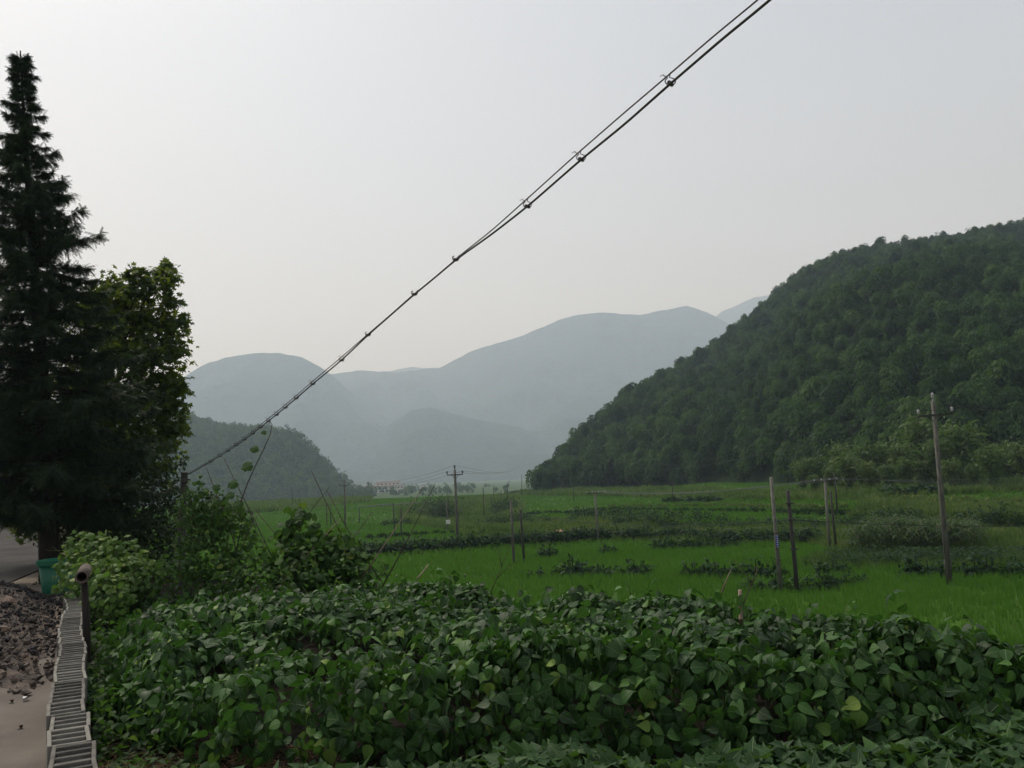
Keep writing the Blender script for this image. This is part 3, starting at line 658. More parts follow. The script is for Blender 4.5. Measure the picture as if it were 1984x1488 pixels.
def make_grass(name, layers, which, label, cat, matl, tmul=1.0):
    Vs, F3, R_, n0 = [], [], [], 0
    for (d0, d1, dens, T, s0, s1) in layers:
        x, y = field_pts(d0, d1, dens)
        ok = (distpoly(x, y, garden) > 3.0) & (distpoly(x, y, platform) > 3.8)
        x, y = x[ok], y[ok]; w, a, b, d = zone_of(x, y); m = (w == which); x, y = x[m], y[m]
        if which == 0:   # worn tractor lines and sparser drifts in the paddy
            ln = np.abs(((x*.83+y*.56)/3.4) % 1-.5); m = ~((ln < .035) & (rng.random(len(x)) < .75)); x, y = x[m], y[m]
        n = len(x); tall = rng.uniform(s0, s1, n)*(.9+.35*fbm(x/4, y/4, 3, 8))
        if which == 1: tall *= .7+1.1*vnoise(x/2.5, y/2.5, 17)
        r = np.clip(.45+.35*fbm(x/7, y/7, 3, 9)+rng.normal(0, .16, n), 0, 1)
        v, f, rr, uv = scatter(T, np.stack([x, y, gz(x, y)-.02], -1), up_frames(n), tall*tmul, r)
        Vs.append(v); F3.append(f[0]+n0); R_.append(rr); n0 += len(v)
    o = link(name, build(np.vstack(Vs), np.vstack(F3), rnd=np.concatenate(R_), smooth=False), matl); return tag(o, label, cat, kind='stuff')
make_grass('rice', [(14, 62, 22, rice_t, .65, .95), (62, 125, 8, rice_far, .6, .9), (125, 280, 2.2, rice_far, .7, 1.0)], 0, 'bright green young rice filling the paddies of the valley floor', 'rice', M_rice)
make_grass('weeds', [(40, 80, 10, weed_t, .6, 1.2), (80, 140, 6, weed_far, .5, 1.1), (140, 300, 1.5, weed_far, .8, 1.6)], 1, 'rough weeds and grass on the banks between the paddies', 'weeds', M_weed)

# ------------------------------------------------------------------ crops on the bunds
def bush_mesh(n, R, H, seed, leaf=.1, T=None):
    g = np.random.default_rng(seed)
    u = g.normal(size=(n, 3)); u /= np.linalg.norm(u, axis=1)[:, None]; u[:, 2] = np.abs(u[:, 2])
    p = u*g.uniform(.55, 1.05, n)[:, None]*[R, R, H]*(.8+.35*np.sin(u[:, :1]*5+seed)); 
    d = u*[1, 1, .3]+g.normal(size=(n, 3))*.45; d[:, 2] -= .25
    nn = u+[0, 0, .8]+g.normal(size=(n, 3))*.3
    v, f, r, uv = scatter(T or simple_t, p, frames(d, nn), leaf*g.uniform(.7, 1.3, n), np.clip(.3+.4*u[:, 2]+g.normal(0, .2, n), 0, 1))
    m = MB().tube([(0, 0, -.1), (0, 0, H*.5), (.02, 0, H*.95)], [.02, .02, .015], 4)
    for q in range(9): m.tube([(0, 0, H*.2), p[q]*.6+[0, 0, .05], p[q]*1.02], [.012, .01, .006], 3)
    mv = np.vstack(m.V); mf = [np.vstack(m.F[k]) for k in (3, 4)]
    tri = [a for a in f if a.shape[1] == 3]+[mf[0]+len(v)]; qd = [a for a in f if a.shape[1] == 4]+[mf[1]+len(v)]
    return build(np.vstack([v, mv]), [np.vstack(tri), np.vstack(qd)], rnd=np.concatenate([r, np.full(len(mv), .2)]))
bush_me = [bush_mesh(150, .42, .6, 300+k, .17) for k in range(5)]
def along(poly, step, jit=.0):
    pts = [hit(a, b) for a, b in poly]; out = []
    for a, b in zip(pts[:-1], pts[1:]):
        n = max(1, int(np.linalg.norm(b-a)/step))
        for q in range(n): out.append(a+(b-a)*(q+rng.uniform(0, 1)*jit)/n)
    return np.array(out)
def ground_pts(p): p = np.array(p); p[:, 2] = gz(p[:, 0], p[:, 1]); return p
def bush_row(poly, step, s, drop, label, group):
    for p in ground_pts(along(poly, step, .6)):
        dn = vnoise(np.array([p[0]/1.9]), np.array([p[1]/1.9]), 77)[0]
        if dn < drop: continue
        o = link('soybean_plant', random.choice(bush_me), None, None, p); 
        sc = s*1.45*(.6+.7*dn)*random.uniform(.8, 1.15); o.scale = (sc, sc, sc*random.uniform(.8, 1.15)); o.rotation_euler = (0, 0, random.uniform(0, 6.28)); tag(o, label, 'crop plant', group)
for m in bush_me: m.materials.append(M_soy)
bush_row([(1085, 1119), (1200, 1119), (1390, 1119), (1560, 1117)], .55, 1.0, .34, 'dark leafy soybean plant in the dotted row crossing the middle paddy', 'soybean plants dotted across the middle paddy')
bush_row([(1580, 1113), (1700, 1116), (1850, 1118), (1990, 1118)], .5, 1.0, .36, 'dark leafy soybean plant in the dotted row behind the large power pole', 'soybean plants dotted along the right paddy edge')
bush_row([(1000, 1120), (1085, 1120)], .6, .55, .3, 'small soybean plant at the thin left end of the dotted paddy row', 'small soybean plants at the row end')
bush_row([(1450, 1146), (1530, 1148), (1600, 1142), (1680, 1130)], .55, .75, .42, 'low soybean plant near the feet of the paired poles', 'soybean plants near the paired poles')
bush_row([(880, 1094), (990, 1087), (1110, 1079), (1260, 1069), (1300, 1064), (1440, 1061)], .8, .95, .45, 'soybean plant on the thin curved bund beyond the two slim poles', 'soybean plants on the curved bund')
def hedge(poly, step, width, s, label, n=170, T=simple_t, matl=None, name='soybean_row', leaf=.24, hh=.6):
    c = ground_pts(along(poly, step, 1.0)); z_up = .28*(name == 'soybean_row')+.1; c[:, :2] += rng.normal(0, width, (len(c), 2)); c[:, 2] = gz(c[:, 0], c[:, 1])+z_up; n_ = len(c)
    per = n; u = rand_unit(n_*per); u[:, 2] = np.abs(u[:, 2]); ci = np.repeat(np.arange(n_), per); sz = (s*1.45*(.75+.5*rng.random(n_)))[ci][:, None]
    p = c[ci]+u*rng.uniform(.5, 1.05, len(u))[:, None]*[.5, .5, hh]*sz
    d = u*[1, 1, .3]+rng.normal(size=u.shape)*.45; d[:, 2] -= .25
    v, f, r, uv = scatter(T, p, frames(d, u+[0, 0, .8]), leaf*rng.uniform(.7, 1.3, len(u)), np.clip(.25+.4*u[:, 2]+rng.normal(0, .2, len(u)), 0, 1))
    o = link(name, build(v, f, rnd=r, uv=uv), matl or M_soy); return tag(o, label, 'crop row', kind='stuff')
hedge([(690, 1080), (800, 1074), (930, 1065), (1080, 1055), (1150, 1049)], .42, .15, .95, 'continuous dark soybean row on the bund across the left paddies', 110)
hedge([(1150, 1048), (1300, 1048), (1420, 1056), (1560, 1054), (1600, 1052)], .42, .25, .85, 'dark soybean row continuing along the bund in the valley centre', 90)
hedge([(1110, 1003), (1200, 1006), (1300, 1010), (1400, 1014)], .8, .2, 1.0, 'short dark crop row on a terrace edge below the bamboo wood', 60, leaf=.25)
hedge([(1010, 1024), (1100, 1020), (1280, 1025), (1400, 1030), (1500, 1024), (1690, 1031)], .6, .3, .95, 'dark crop row bordering the brown field track', 80, leaf=.2)
hedge([(1660, 1029), (1700, 1024), (1760, 1020)], .5, .7, 1.4, 'tall dark crop patch right of the paired slim poles', 110, leaf=.3)
hedge([(830, 1000), (860, 1006)], .5, 1.6, 2.6, 'large round dark shrub in the weedy stream bed', 170, name='shrub', leaf=.3, hh=.9)
hedge([(955, 1020), (1000, 1022)], .8, .9, 1.6, 'yellow-green shrubs beside the bare red earth', 120, name='shrubs', leaf=.3)
hedge([(970, 990), (985, 998)], .8, .9, 2.4, 'tall shrub in the weeds behind the slim grey pole', 140, name='shrub', leaf=.3)
hedge([(740, 1022), (790, 1016)], .7, .25, .8, 'short dark crop row at the far edge of the left paddy', 60, leaf=.2)
hedge([(1705, 962), (1760, 958), (1830, 955)], .7, .8, .95, 'broad-leaved taro row at the foot of the pale bamboo', 60, T=gourd_t, leaf=.5, name='taro_row')
hedge([(1290, 975), (1330, 973), (1400, 971)], .9, .5, .8, 'broad-leaved taro row on the terrace below the bamboo wood', 40, T=gourd_t, leaf=.55, name='taro_row')
hedge([(1930, 1010), (2010, 1016)], .8, .8, 1.6, 'dark bramble thicket on the grassy bank at the right', 140, leaf=.25, name='bramble')
def patch(poly, dens, per, h, label, name, T, leaf, matl, fh=.5):
    pts = np.array([hit(a, b)[:2] for a, b in poly]); lo, hi = pts.min(0), pts.max(0); n = int(dens*(hi-lo).prod())
    q = rng.uniform(lo, hi, (n, 2)); q = q[inpoly(q[:, 0], q[:, 1], [tuple(a) for a in pts])]; q = np.repeat(q, per, 0); m = len(q)
    q = q+rng.normal(0, .12, q.shape); hgt = h*(.75+.5*vnoise(q[:, 0]*.8, q[:, 1]*.8, 5))
    z = gz(q[:, 0], q[:, 1])+hgt*rng.uniform(.35, 1, m); u = rand_unit(m); u[:, 2] = abs(u[:, 2])
    d = u*[1, 1, .3]+[0, 0, fh-.7]
    v, f, r, uv = scatter(T, np.stack([q[:, 0], q[:, 1], z], -1), frames(d, u+[0, 0, 1.0]), leaf*rng.uniform(.7, 1.3, m), np.clip(rng.normal(.45, .22, m), 0, 1))
    o = link(name, build(v, f, rnd=r, uv=uv), matl); return tag(o, label, 'crop', kind='stuff')
patch([(1590, 1090), (1545, 1102), (1984, 1101), (2200, 1100), (2200, 1076), (1984, 1078), (1700, 1078), (1640, 1078)], 9, 9, .65, 'blue-green soybean patch between the power poles', 'soybean_patch', simple_t, .17, M_soy)
patch([(1640, 1077), (1890, 1077), (1905, 1052), (1700, 1048)], 5, 14, 1.6, 'drying maize patch behind the soybeans', 'maize_patch', [blade_template([(0, .03), (.3, .05), (.7, .04), (1, .005)], .3, 1.3)], .75, M_corn, fh=1.5)
def ribbon(name, pl, w, h):
    pts = ground_pts(along(pl, 1.2)); T = np.gradient(pts[:, :2], axis=0); T /= np.linalg.norm(T, axis=1)[:, None]+1e-9; Nn = np.stack([-T[:, 1], T[:, 0]], -1); jw = (w*(.8+.4*rng.random(len(pts))))[:, None]
    pr = [(-1.5, -.3), (-1, h*.9), (0, h), (1, h*.9), (1.5, -.3)]; V = np.vstack([np.c_[pts[:, :2]+Nn*jw*a, pts[:, 2]+b] for a, b in pr]); n = len(pts); i = np.arange(n-1)
    F = np.vstack([np.stack([k*n+i, k*n+i+1, (k+1)*n+i+1, (k+1)*n+i], -1) for k in range(4)]); tag(link(name, build(V, F), noise_mat('trodden_earth', (.05, .045, .025), (.14, .105, .07), 1.5, bump=.6)), kind='structure')
ribbon('path', [(1110, 1033), (1180, 1038), (1290, 1037), (1400, 1034), (1500, 1030), (1600, 1034), (1690, 1038), (1800, 1041), (1984, 1044), (2150, 1046)], .38, .42)
ribbon('path', [(1000, 1046), (1060, 1044), (1150, 1041)], .5, .3)
for q, (pl, wd_, sz_, lb) in enumerate([([(1020, 1000), (1100, 996), (1300, 992), (1500, 994), (1640, 998)], .3, .6, 'thin grassy bund across the upper paddies'), ([(1180, 984), (1400, 982), (1640, 986)], .3, .6, 'grassy bund just below the foot of the hill'),
    ([(700, 1046), (790, 1040), (880, 1036)], .25, .5, 'grassy bund in the far left paddy'), ([(1650, 1002), (1760, 996), (1984, 992), (2100, 992)], .6, 1.0, 'rough grassy terrace edge on the right slope'), ([(1640, 1016), (1800, 1012), (1984, 1022), (2100, 1026)], .7, 1.1, 'tangled terrace edge above the maize patch'),
    ([(1700, 976), (1850, 974), (2050, 976)], .5, 1.0, 'overgrown edge of the uppermost right paddy'), ([(880, 1028), (960, 1040), (1060, 1050)], .7, .8, 'weedy margin of the left paddy by the stream bed'), ([(1040, 1012), (1120, 1014), (1300, 1020)], .5, .8, 'weedy bank above the red earth')]):
    hedge(pl, .5, wd_, sz_*.7, lb, 60, T=weed_far[:2]+simple_t, matl=M_weed if q % 2 else M_soy, name='grassy_bund', leaf=.3, hh=.5)
# bare red earth with a fallen bank
hp = hit(1085, 1038)
def rock_mesh(sub, seed, rough=.25, flat=.7):
    bm = bmesh.new(); bmesh.ops.create_icosphere(bm, subdivisions=sub, radius=1)
    V = np.array([v.co[:] for v in bm.verts]); g = np.random.default_rng(seed)
    for q in range(10):   # facet it with random cutting planes
        n = g.normal(size=3); n /= np.linalg.norm(n); dd = V@n; c0 = g.uniform(.35, .7); V = np.where((dd > c0)[:, None], V-n*(dd-c0)[:, None], V)
    V *= g.uniform(.75, 1.2, 3)*[1, 1, flat]; V += g.normal(0, .012, V.shape)
    F = np.array([[v.index for v in f.verts] for f in bm.faces]); bm.free(); return V, F
V_, F_ = rock_mesh(4, 5); V_ = V_*[.8, 1.2, .62]+[0, 0, .1]; V_ += .12*np.stack([fbm(V_[:, 1]*2, V_[:, 2]*3, 3, k) for k in range(3)], -1)
e = link('earth_bank', build(V_, F_, smooth=False), M_earth, None, hp); tag(e, 'bare orange-red earth bank beside the weedy stream bed', 'earth bank')
V_, F_ = rock_mesh(3, 6); e = link('brush_pile', build(V_*[3.2, 1.2, .3]+[0, 0, 0], F_, smooth=False), noise_mat('dead_brush', (.09, .065, .045), (.2, .15, .1), 3, bump=1), None, hit(1060, 1030)); tag(e, 'low heap of brown cut brush left of the red earth bank', 'brush pile')

# ------------------------------------------------------------------ poles and wires
def pole(top, bot, d_hint, r0, r1, matl, kind, label, name='utility_pole', extra=None, group=None):
    r0, r1 = r0*.82, r1*.82
    b = hit(*bot); dep = (b-EYE)@fw; t = P(top[0], top[1], dep*.999)
    t = b+(t-b)*1.0
    e = empty(name, b); tag(e, label, 'pole', group); L = t-b
    ax = L/np.linalg.norm(L)
    MB().tube([(0, 0, -.4)-ax*0, L*.5, L], [r0, (r0+r1)/2, r1], 12).obj('shaft', matl, e, smooth=True)
    side = np.cross(ax, [0, 1, 0]); side /= np.linalg.norm(side)
    att = [t]
    if kind in ('T', 't'):
        hw = .75 if kind == 'T' else .62; drop = .62 if kind == 'T' else .4
        c = L-ax*drop+np.array([0, -r1-.04, 0])
        Rm = np.stack([side, [0, 1, 0], ax], -1)
        MB().box(c, (2*hw, .07, .08), Rm).obj('crossarm', M_metal, e)
        att = []
        for s in (-1, 1):
            q = c+side*s*hw*.97+ax*.04
            MB().tube([q, q+ax*.08], .015, 6).tube([q+ax*.06, q+ax*.1, q+ax*.14, q+ax*.2, q+ax*.26], [.05, .075, .05, .07, .035], 8).obj('insulator', M_porc if kind == 'T' else M_metal, e, smooth=True); att.append(b+q+ax*.24)
        q = L+ax*.0
        MB().tube([q-ax*.1, q+ax*.12], .03, 6).tube([q+ax*.1, q+ax*.15, q+ax*.22, q+ax*.3, q+ax*.36], [.05, .08, .05, .075, .03], 8).obj('insulator', M_porc if kind == 'T' else M_metal, e, smooth=True); att.append(b+q+ax*.34)
        MB().tube([c-side*.3, L-ax*(drop+.35)+side*0], .018, 5).tube([c+side*.3, L-ax*(drop+.35)], .018, 5).obj('brace', M_metal, e)
    if kind == 'i':
        hw = .72; c = L-ax*.12+np.array([0, -r1-.03, 0]); Rm = np.stack([side, [0, 1, 0], ax], -1)
        MB().box(c, (2*hw, .05, .06), Rm).obj('crossarm', M_metal, e); att = []
        for s in (-.97, -.35, .35, .97):
            q = c+side*s*hw; MB().tube([q, q+ax*.05, q+ax*.1, q+ax*.16], [.03, .05, .045, .03], 7).obj('insulator', M_porc, e, smooth=True); att.append(b+q+ax*.15)
    if kind == 'b':
        for dr in (.55, 1.25, 2.5):
            c = L-ax*dr; MB().tube([c-ax*.04, c+ax*.04], r1+.03, 12).box(c+[0, -r1-.03, 0], (.34, .05, .06)).obj('clamp', M_metal, e)
        att = [b+L-ax*1.25]
    if extra == 'sign':
        c = L*.45+np.array([-.0, -r0-.02, 0]); pl = MB().box(c, (.12, .02, .5)).obj('number_plate', M_blue, e)
        w = MB()
        for k in range(6): w.box(c+[random.uniform(-.01, .01), -.013, .23-.09*k], (.08, .004, .018)).box(c+[random.uniform(-.02, .02), -.013, .2-.09*k], (.05, .004, .014))
        w.obj('lettering', M_white, pl)
        MB().tube([L*.52-ax*.02, L*.52+ax*.02], r0*.95, 12).obj('strap', M_metal, e)
    if extra == 'band':
        MB().tube([L*.095-ax*.35, L*.095+ax*.35], r0+.012, 14).obj('warning_band', M_pdark, e, smooth=True); MB().tube([L*.18-ax*.02, L*.18+ax*.02], r0+.01, 14).obj('strap', M_metal, e)
    if extra == 'box':
        MB().box(L*.35+np.array([.1, -r0-.15, 0]), (.5, .25, .45)).obj('meter_box', M_white, e)
    return b, t, att
pA = pole((1807.5, 777), (1840, 1133), 39, .17, .10, M_pconc, 'T', 'tallest grey concrete power pole with crossarm and white insulators, far right', extra='band')
pB = pole((1494, 925), (1513, 1149), 38, .125, .09, M_conc, '', 'pale leaning concrete pole with a blue number plate, left of the dark pole', extra='sign')
pC = pole((1526, 950), (1546, 1150), 38, .12, .095, M_pdark, 'b', 'dark pole with clamps beside the pale pole with a blue plate')
pD = pole((1598, 928), (1608, 1067), 57, .12, .09, M_conc, 'i', 'pale pole with a short crossarm at the corner of the maize patch')
pE = pole((1609, 952), (1620, 1064), 57, .10, .08, M_pdark, '', 'dark slim pole right beside the pale pole at the maize patch')
pF = pole((1616, 916), (1623, 998), 90, .11, .08, M_pdark, '', 'thin dark pole behind the maize patch on the terrace edge')
pG = pole((881, 910), (888, 1062), 71, .16, .11, M_pconc, 't', 'grey power pole with crossarm standing alone in the left paddy')
pH = pole((990, 968), (996, 1091), 57, .11, .085, M_pconc, '', 'slim grey pole, left one of the pair in the middle paddy')
pI = pole((1008, 988), (1016, 1090), 57, .10, .08, M_pdark, '', 'slim dark pole, right one of the pair in the middle paddy')
pJ = pole((1153, 952), (1159, 1050), 75, .12, .09, M_conc, 'i', 'pale pole with insulators on the bund in the valley centre')
pK = pole((667, 935), (669, 1022), 100, .16, .12, M_pconc, 't', 'distant grey power pole with crossarm in front of the left hill')
pL = pole((865, 972), (868, 1032), 90, .12, .09, M_pconc, '', 'short grey pole carrying a white meter box by the stream bed', extra='box')
small = [((762, 975), (765, 1040), 'slim pale post left of the round dark shrub'), ((777, 984), (777, 1041), 'slim dark post closest to the round dark shrub'), ((696, 982), (697, 1016), 'short thin post at the near end of the white channel'),
 ((632, 978), (634, 1018), 'left one of two thin posts behind the bean stakes'), ((640, 982), (641, 1019), 'right one of two thin posts behind the bean stakes'), ((936, 945), (938, 1008), 'thin post among the weeds left of the tall shrub'),
 ((951, 960), (953, 992), 'short thin post in the far weeds'), ((956, 940), (957, 965), 'far thin post near the pale channel end'), ((1011, 920), (1011, 965), 'tall thin post at the tip of the bamboo hill'),
 ((983, 938), (984, 990), 'thin post in the far paddy just left of the hill tip'), ((1303, 928), (1303, 975), 'thin post against the dark foot of the bamboo wood'), ((1111, 938), (1112, 972), 'thin post at the hill foot left of the valley-centre pole'),
 ((566, 948), (567, 985), 'far thin post at the foot of the left hill'), ((971, 950), (972, 985), 'short far post between two taller thin posts')]
for t_, b_, l_ in small: pole(t_, b_, 0, .085, .07, M_pdark, '', l_, name='post')
def wire(a, b, sag, r, label, matl=None, cat='wire', name='power_line', n=24):
    a, b = np.array(a), np.array(b); t = np.linspace(0, 1, n)[:, None]; p = a+(b-a)*t; p[:, 2] -= (4*sag*t*(1-t))[:, 0]
    o = MB().tube(p, r, 5).obj(name, matl or M_wire); tag(o, label, cat); return o
A3 = pA[2]
far_r = P(2350, 742, 36); far_l = P(1230, 905, 150)
for k, (q, s1) in enumerate(zip(A3, ('left arm', 'right arm', 'top'))):
    wire(q, far_r+[k*.7, 0, -.3*(k < 2)], .3, .010, 'thin wire running right from the %s insulator of the tallest pole' % s1)
    wire(q, far_l+[k*.7-.7, 0, (k == 2)*.5], 1.2, .010, 'thin wire running left from the %s insulator of the tallest pole across the bamboo' % s1)
M_gw = noise_mat('aluminium_wire', (.08, .085, .09), (.14, .145, .15), 3, rough=.5, bump=0)
wire(pB[1]-[0, 0, .35], pJ[2][2], .25, .009, 'grey wire from the pale blue-plated pole to the valley-centre pole', M_gw)
wire(pB[1]-[0, 0, .3], pD[2][0], .15, .009, 'grey wire from the pale blue-plated pole back to the maize patch pole', M_gw)
for k, s1 in ((0, 'outer left'), (1, 'inner left'), (2, 'inner right'), (3, 'outer right')):
    wire(pD[2][k], P(2300, 938-10*k, 60), .3, .008, 'grey wire running right from the %s insulator of the maize patch pole' % s1, M_gw)
    wire(pD[2][k], pJ[2][k], .5, .008, 'grey wire from the %s insulator of the maize pole to the centre pole' % s1, M_gw)
wire(pC[2][0], P(2250, 1010, 40), .25, .014, 'black cable running right from the dark clamped pole')
wire(pC[2][0], pI[1]-[0, 0, .2], .5, .014, 'black cable running left from the dark clamped pole to the slim dark pole')
for k, s1 in ((0, 'left'), (1, 'right'), (2, 'top')):
    wire(pG[2][k], pK[2][k], .8, .012, 'thin wire from the %s insulator of the left paddy pole to the distant pole' % s1, M_gw)
    wire(pG[2][k], P(1010, 898+3*k, 240), 1.0, .012, 'thin wire from the %s insulator of the left paddy pole towards the hill tip' % s1, M_gw)

# ------------------------------------------------------------------ far valley: channel, village
def strip_wall(pts, h, w, label, name='concrete_channel'):
    m = MB(); e_ = [hit(a, b) for a, b in pts]
    for a, b in zip(e_[:-1], e_[1:]):
        L = b-a; ang = math.atan2(L[1], L[0]); R = np.array([[math.cos(ang), -math.sin(ang), 0], [math.sin(ang), math.cos(ang), 0], [0, 0, 1]])
        m.box((a+b)/2-e_[0]+[0, 0, h*.5], (np.linalg.norm(L[:2])*1.0, w, h), R)
    return tag(m.obj(name, M_conc, None, e_[0]), label, 'channel')
strip_wall([(697, 984), (760, 980), (820, 976), (868, 971)], .42, .6, 'long pale concrete channel wall crossing the left fields')
strip_wall([(955, 958), (985, 953), (1013, 949)], .5, .6, 'short pale concrete channel wall ending at the bamboo hill tip')
def house(px, py, d, w, dep, h, rz, roof, label, nwin=4, group=None, rh=1.6):
    b = P(px, py, d); b[2] = gz(b[0], b[1])-.3
    if roof is None: b[2] = P(px, py, d)[2]
    e = empty('house', b, rz); tag(e, label, 'house', group)
    MB().box((0, 0, h/2), (w, dep, h)).obj('wall', M_wallw, e)
    V = np.array([[-w/2-.4, -dep/2-.5, h], [w/2+.4, -dep/2-.5, h], [w/2+.4, dep/2+.5, h], [-w/2-.4, dep/2+.5, h], [-w/2-.4, 0, h+rh], [w/2+.4, 0, h+rh]])+[0, 0, .003]
    link('roof', build(V, [np.array([[0, 1, 5, 4], [2, 3, 4, 5], [3, 2, 1, 0]]), np.array([[0, 4, 3], [1, 2, 5]])], smooth=False), roof or M_roof, e)
    for fl in range(int(h//3)):
        for k in range(nwin):
            x = (k+.5)/nwin*w-w/2; f = MB().box((x, -dep/2-.02, 1.6+3*fl), (w/nwin*.5, .08, 1.4)).obj('window', M_glass, e)
    return e
house(742, 944, 820, 22, 9, 6.2, .2, M_roof, 'white two-storey village house with red roof and many windows', 7)
house(768, 945, 860, 16, 9, 6.2, -.1, M_roofg, 'white house at the right end of the far village row', 5)
house(722, 945, 900, 14, 8, 6.2, .3, M_roof, 'red-roofed house at the left end of the far village row', 4)
house(752, 943, 960, 26, 9, 9.2, .1, M_roof, 'tallest red-roofed block behind the far village row', 6)
house(803, 944, 950, 7, 7, 4, 0, M_roofg, 'tiny white hut right of the far village row', 2)
house(822, 945, 1000, 7, 7, 4, 0, M_roofg, 'tiny pale hut furthest right of the far village', 2)
e = house(-10, 1015, 62, 5.5, 5, 3.0, .25, M_roofg, 'small pale roadside house at the left edge beyond the road bend', 2, rh=.7); e.location[2] = -.1
# ------------------------------------------------------------------ block wall along the yard
seg = np.diff(wall_pl[:, :2], axis=0); ln = np.hypot(seg[:, 0], seg[:, 1]); cum = np.concatenate([[0], np.cumsum(ln)])
def wall_at(s):
    return np.array([np.interp(s, cum, wall_pl[:, 0]), np.interp(s, cum, wall_pl[:, 1])])
def block_mesh(seed):
    """hollow concrete block, 3 slots across, open at the top"""
    g = np.random.default_rng(seed); m = MB(); Lb, Wb, H = .385, .232, .19; t = .024; sl = (Lb-4*t)/3
    r = g.uniform(.2, .9)
    for sx in (-1, 1): m.box((sx*(Wb/2-t/2), 0, -H/2), (t, Lb, H), r=r)
    for q in range(4):
        y = -Lb/2+t/2+q*(sl+t); m.box((0, y, -H/2-.0015), (Wb-2*t, t*(1 if q in (0, 3) else .85), H-.003), r=r)
    m.box((0, 0, -H+.01), (Wb-2*t-.002, Lb-.06, .012), r=.05)  # floor toned darkest to carry the shade down in the slots
    me = m.mesh(); bm = bmesh.new(); bm.from_mesh(me)
    bmesh.ops.bevel(bm, geom=[e for e in bm.edges], offset=.004, segments=1, affect='EDGES'); bm.to_mesh(me); bm.free()
    return me
blk = [block_mesh(k) for k in range(5)]
for m in blk: m.materials.append(M_block)
M_slotshade = noise_mat('slot_shade', (.035, .034, .032), (.085, .082, .078), 30, bump=1, bscale=120, bdist=.01)  # dark colour painted in as the shade of the open slots
fill_me = MB().box((0, 0, -.03), (.178, .33, .012)).mesh(); fill_me.materials.append(M_slotshade)  # added sheet under the rims, in place of deep shaded slots
M_slot = M_block
wall = empty('block_wall', (*wall_at(0), 0)); tag(wall, 'long low wall of loosely laid hollow concrete blocks beside the yard', 'wall')
w0 = np.array([*wall_at(0), 0]); s = .2; q = 0
low = MB()
while s < cum[-1]-.2:
    p = wall_at(s); p2 = wall_at(s+.1); a = math.atan2(-(p2-p)[0], (p2-p)[1]); j = random.uniform(-1, 1)
    nrm = np.array([math.cos(a), math.sin(a)]); off = .018*random.uniform(-1, 1)+.02*math.sin(s*1.7)
    o = link('block', blk[q % 5], None, wall, (*(p+nrm*off-w0[:2]), ZTOP+random.uniform(-.006, .006))); o.rotation_euler = (random.uniform(-.01, .01), random.uniform(-.015, .015), a+random.uniform(-.035, .035)); link('shade_fill', fill_me, None, o)
    for c_ in range(4):
        sh = (.19 if c_ % 2 == 0 else 0)
        pc = wall_at(s+sh); low.box((*(pc-w0[:2]+nrm*.008*random.uniform(-1, 1)), ZTOP-.19*(c_+1)-.1), (.235, .375, .18), np.array([[math.cos(a), -math.sin(a), 0], [math.sin(a), math.cos(a), 0], [0, 0, 1]]), r=random.random())
    low.box((*(wall_at(s+.1)-w0[:2]), ZTOP-.60), (.21, .40, .84), np.array([[math.cos(a), -math.sin(a), 0], [math.sin(a), math.cos(a), 0], [0, 0, 1]]), r=.3)
    s += .392; q += 1
low.obj('lower_course', M_block, wall)

# post with a length of pipe lying on its head, just outside the wall
pd_ = 10.6
b = P(171, 1290, 8.9); b = np.array([b[0], b[1], -.42]); t = P(163, 1128, 8.9)
b = P(172, 1285, 8.9); e = tag(empty('wooden_post', b), 'weathered wooden post standing against the garden side of the block wall', 'post')
MB().tube([(0, 0, -.5), (t-b)*.5, t-b], [.04, .037, .034], 9).obj('shaft', M_bark, e, smooth=True)
e = empty('pipe_section', t); tag(e, 'short rusty pipe length lying on top of the wooden post, open end facing the yard', 'pipe')
a0 = P(158, 1119, 8.7)-t+[0, 0, 0]; a1 = P(166, 1103, 9.25)-t
def ring_tube(p0, p1, ro, ri, n=18):
    ax = p1-p0; ax /= np.linalg.norm(ax); A_ = np.cross(ax, [0, 0, 1]); A_ /= np.linalg.norm(A_); B_ = np.cross(A_, ax); th = np.linspace(0, 2*PI, n, endpoint=False)
    c = lambda p, r: p+r*(np.cos(th)[:, None]*A_+np.sin(th)[:, None]*B_)
    V = np.vstack([c(p0, ro), c(p1, ro), c(p1, ri), c(p0, ri)]); i = np.arange(n); j = (i+1) % n
    return V, [np.vstack([np.stack([a*n+i, a*n+j, ((a+1) % 4)*n+j, ((a+1) % 4)*n+i], -1) for a in range(4)])]
V_, F_ = ring_tube(a0, a1, .062, .046); link('pipe', build(V_, F_), M_rust, e)
MB().tube([a0+(a1-a0)*.45, a0+(a1-a0)*.5], .046, 14).obj('bore_shade', M_dark, e)  # dark disc added as the shade within the open pipe

# ------------------------------------------------------------------ green bin
bb = hitz(112, 1152, 0); bs = .98
e = tag(empty('waste_bin', bb, .12), 'green plastic waste bin with thick rim, half hidden by the gourd vine', 'bin')
def bin_body():
    m = MB()
    def lofts(sec):
        V = []; n = 16
        for (z, hx, hy, r) in sec:
            for q in range(n):
                a = 2*PI*(q+.5)/n; V.append((np.sign(math.cos(a))*abs(math.cos(a))**.35*hx, np.sign(math.sin(a))*abs(math.sin(a))**.35*hy, z))
        V = np.array(V); i = np.arange(len(sec)-1)[:, None]*n; j = np.arange(n)[None]; k = (j+1) % n
        return V, np.stack([i+j, i+k, i+n+k, i+n+j], -1).reshape(-1, 4)
    return lofts
lo = bin_body()
V_, F_ = lo([(0, .0, .0, 0), (0.001, .20, .19, 0), (.05, .215, .205, 0), (.56, .27, .26, 0), (.56, .25, .24, 0), (.06, .2, .19, 0), (.06, 0, 0, 0)]); link('body', build(V_, F_), M_bin, e)
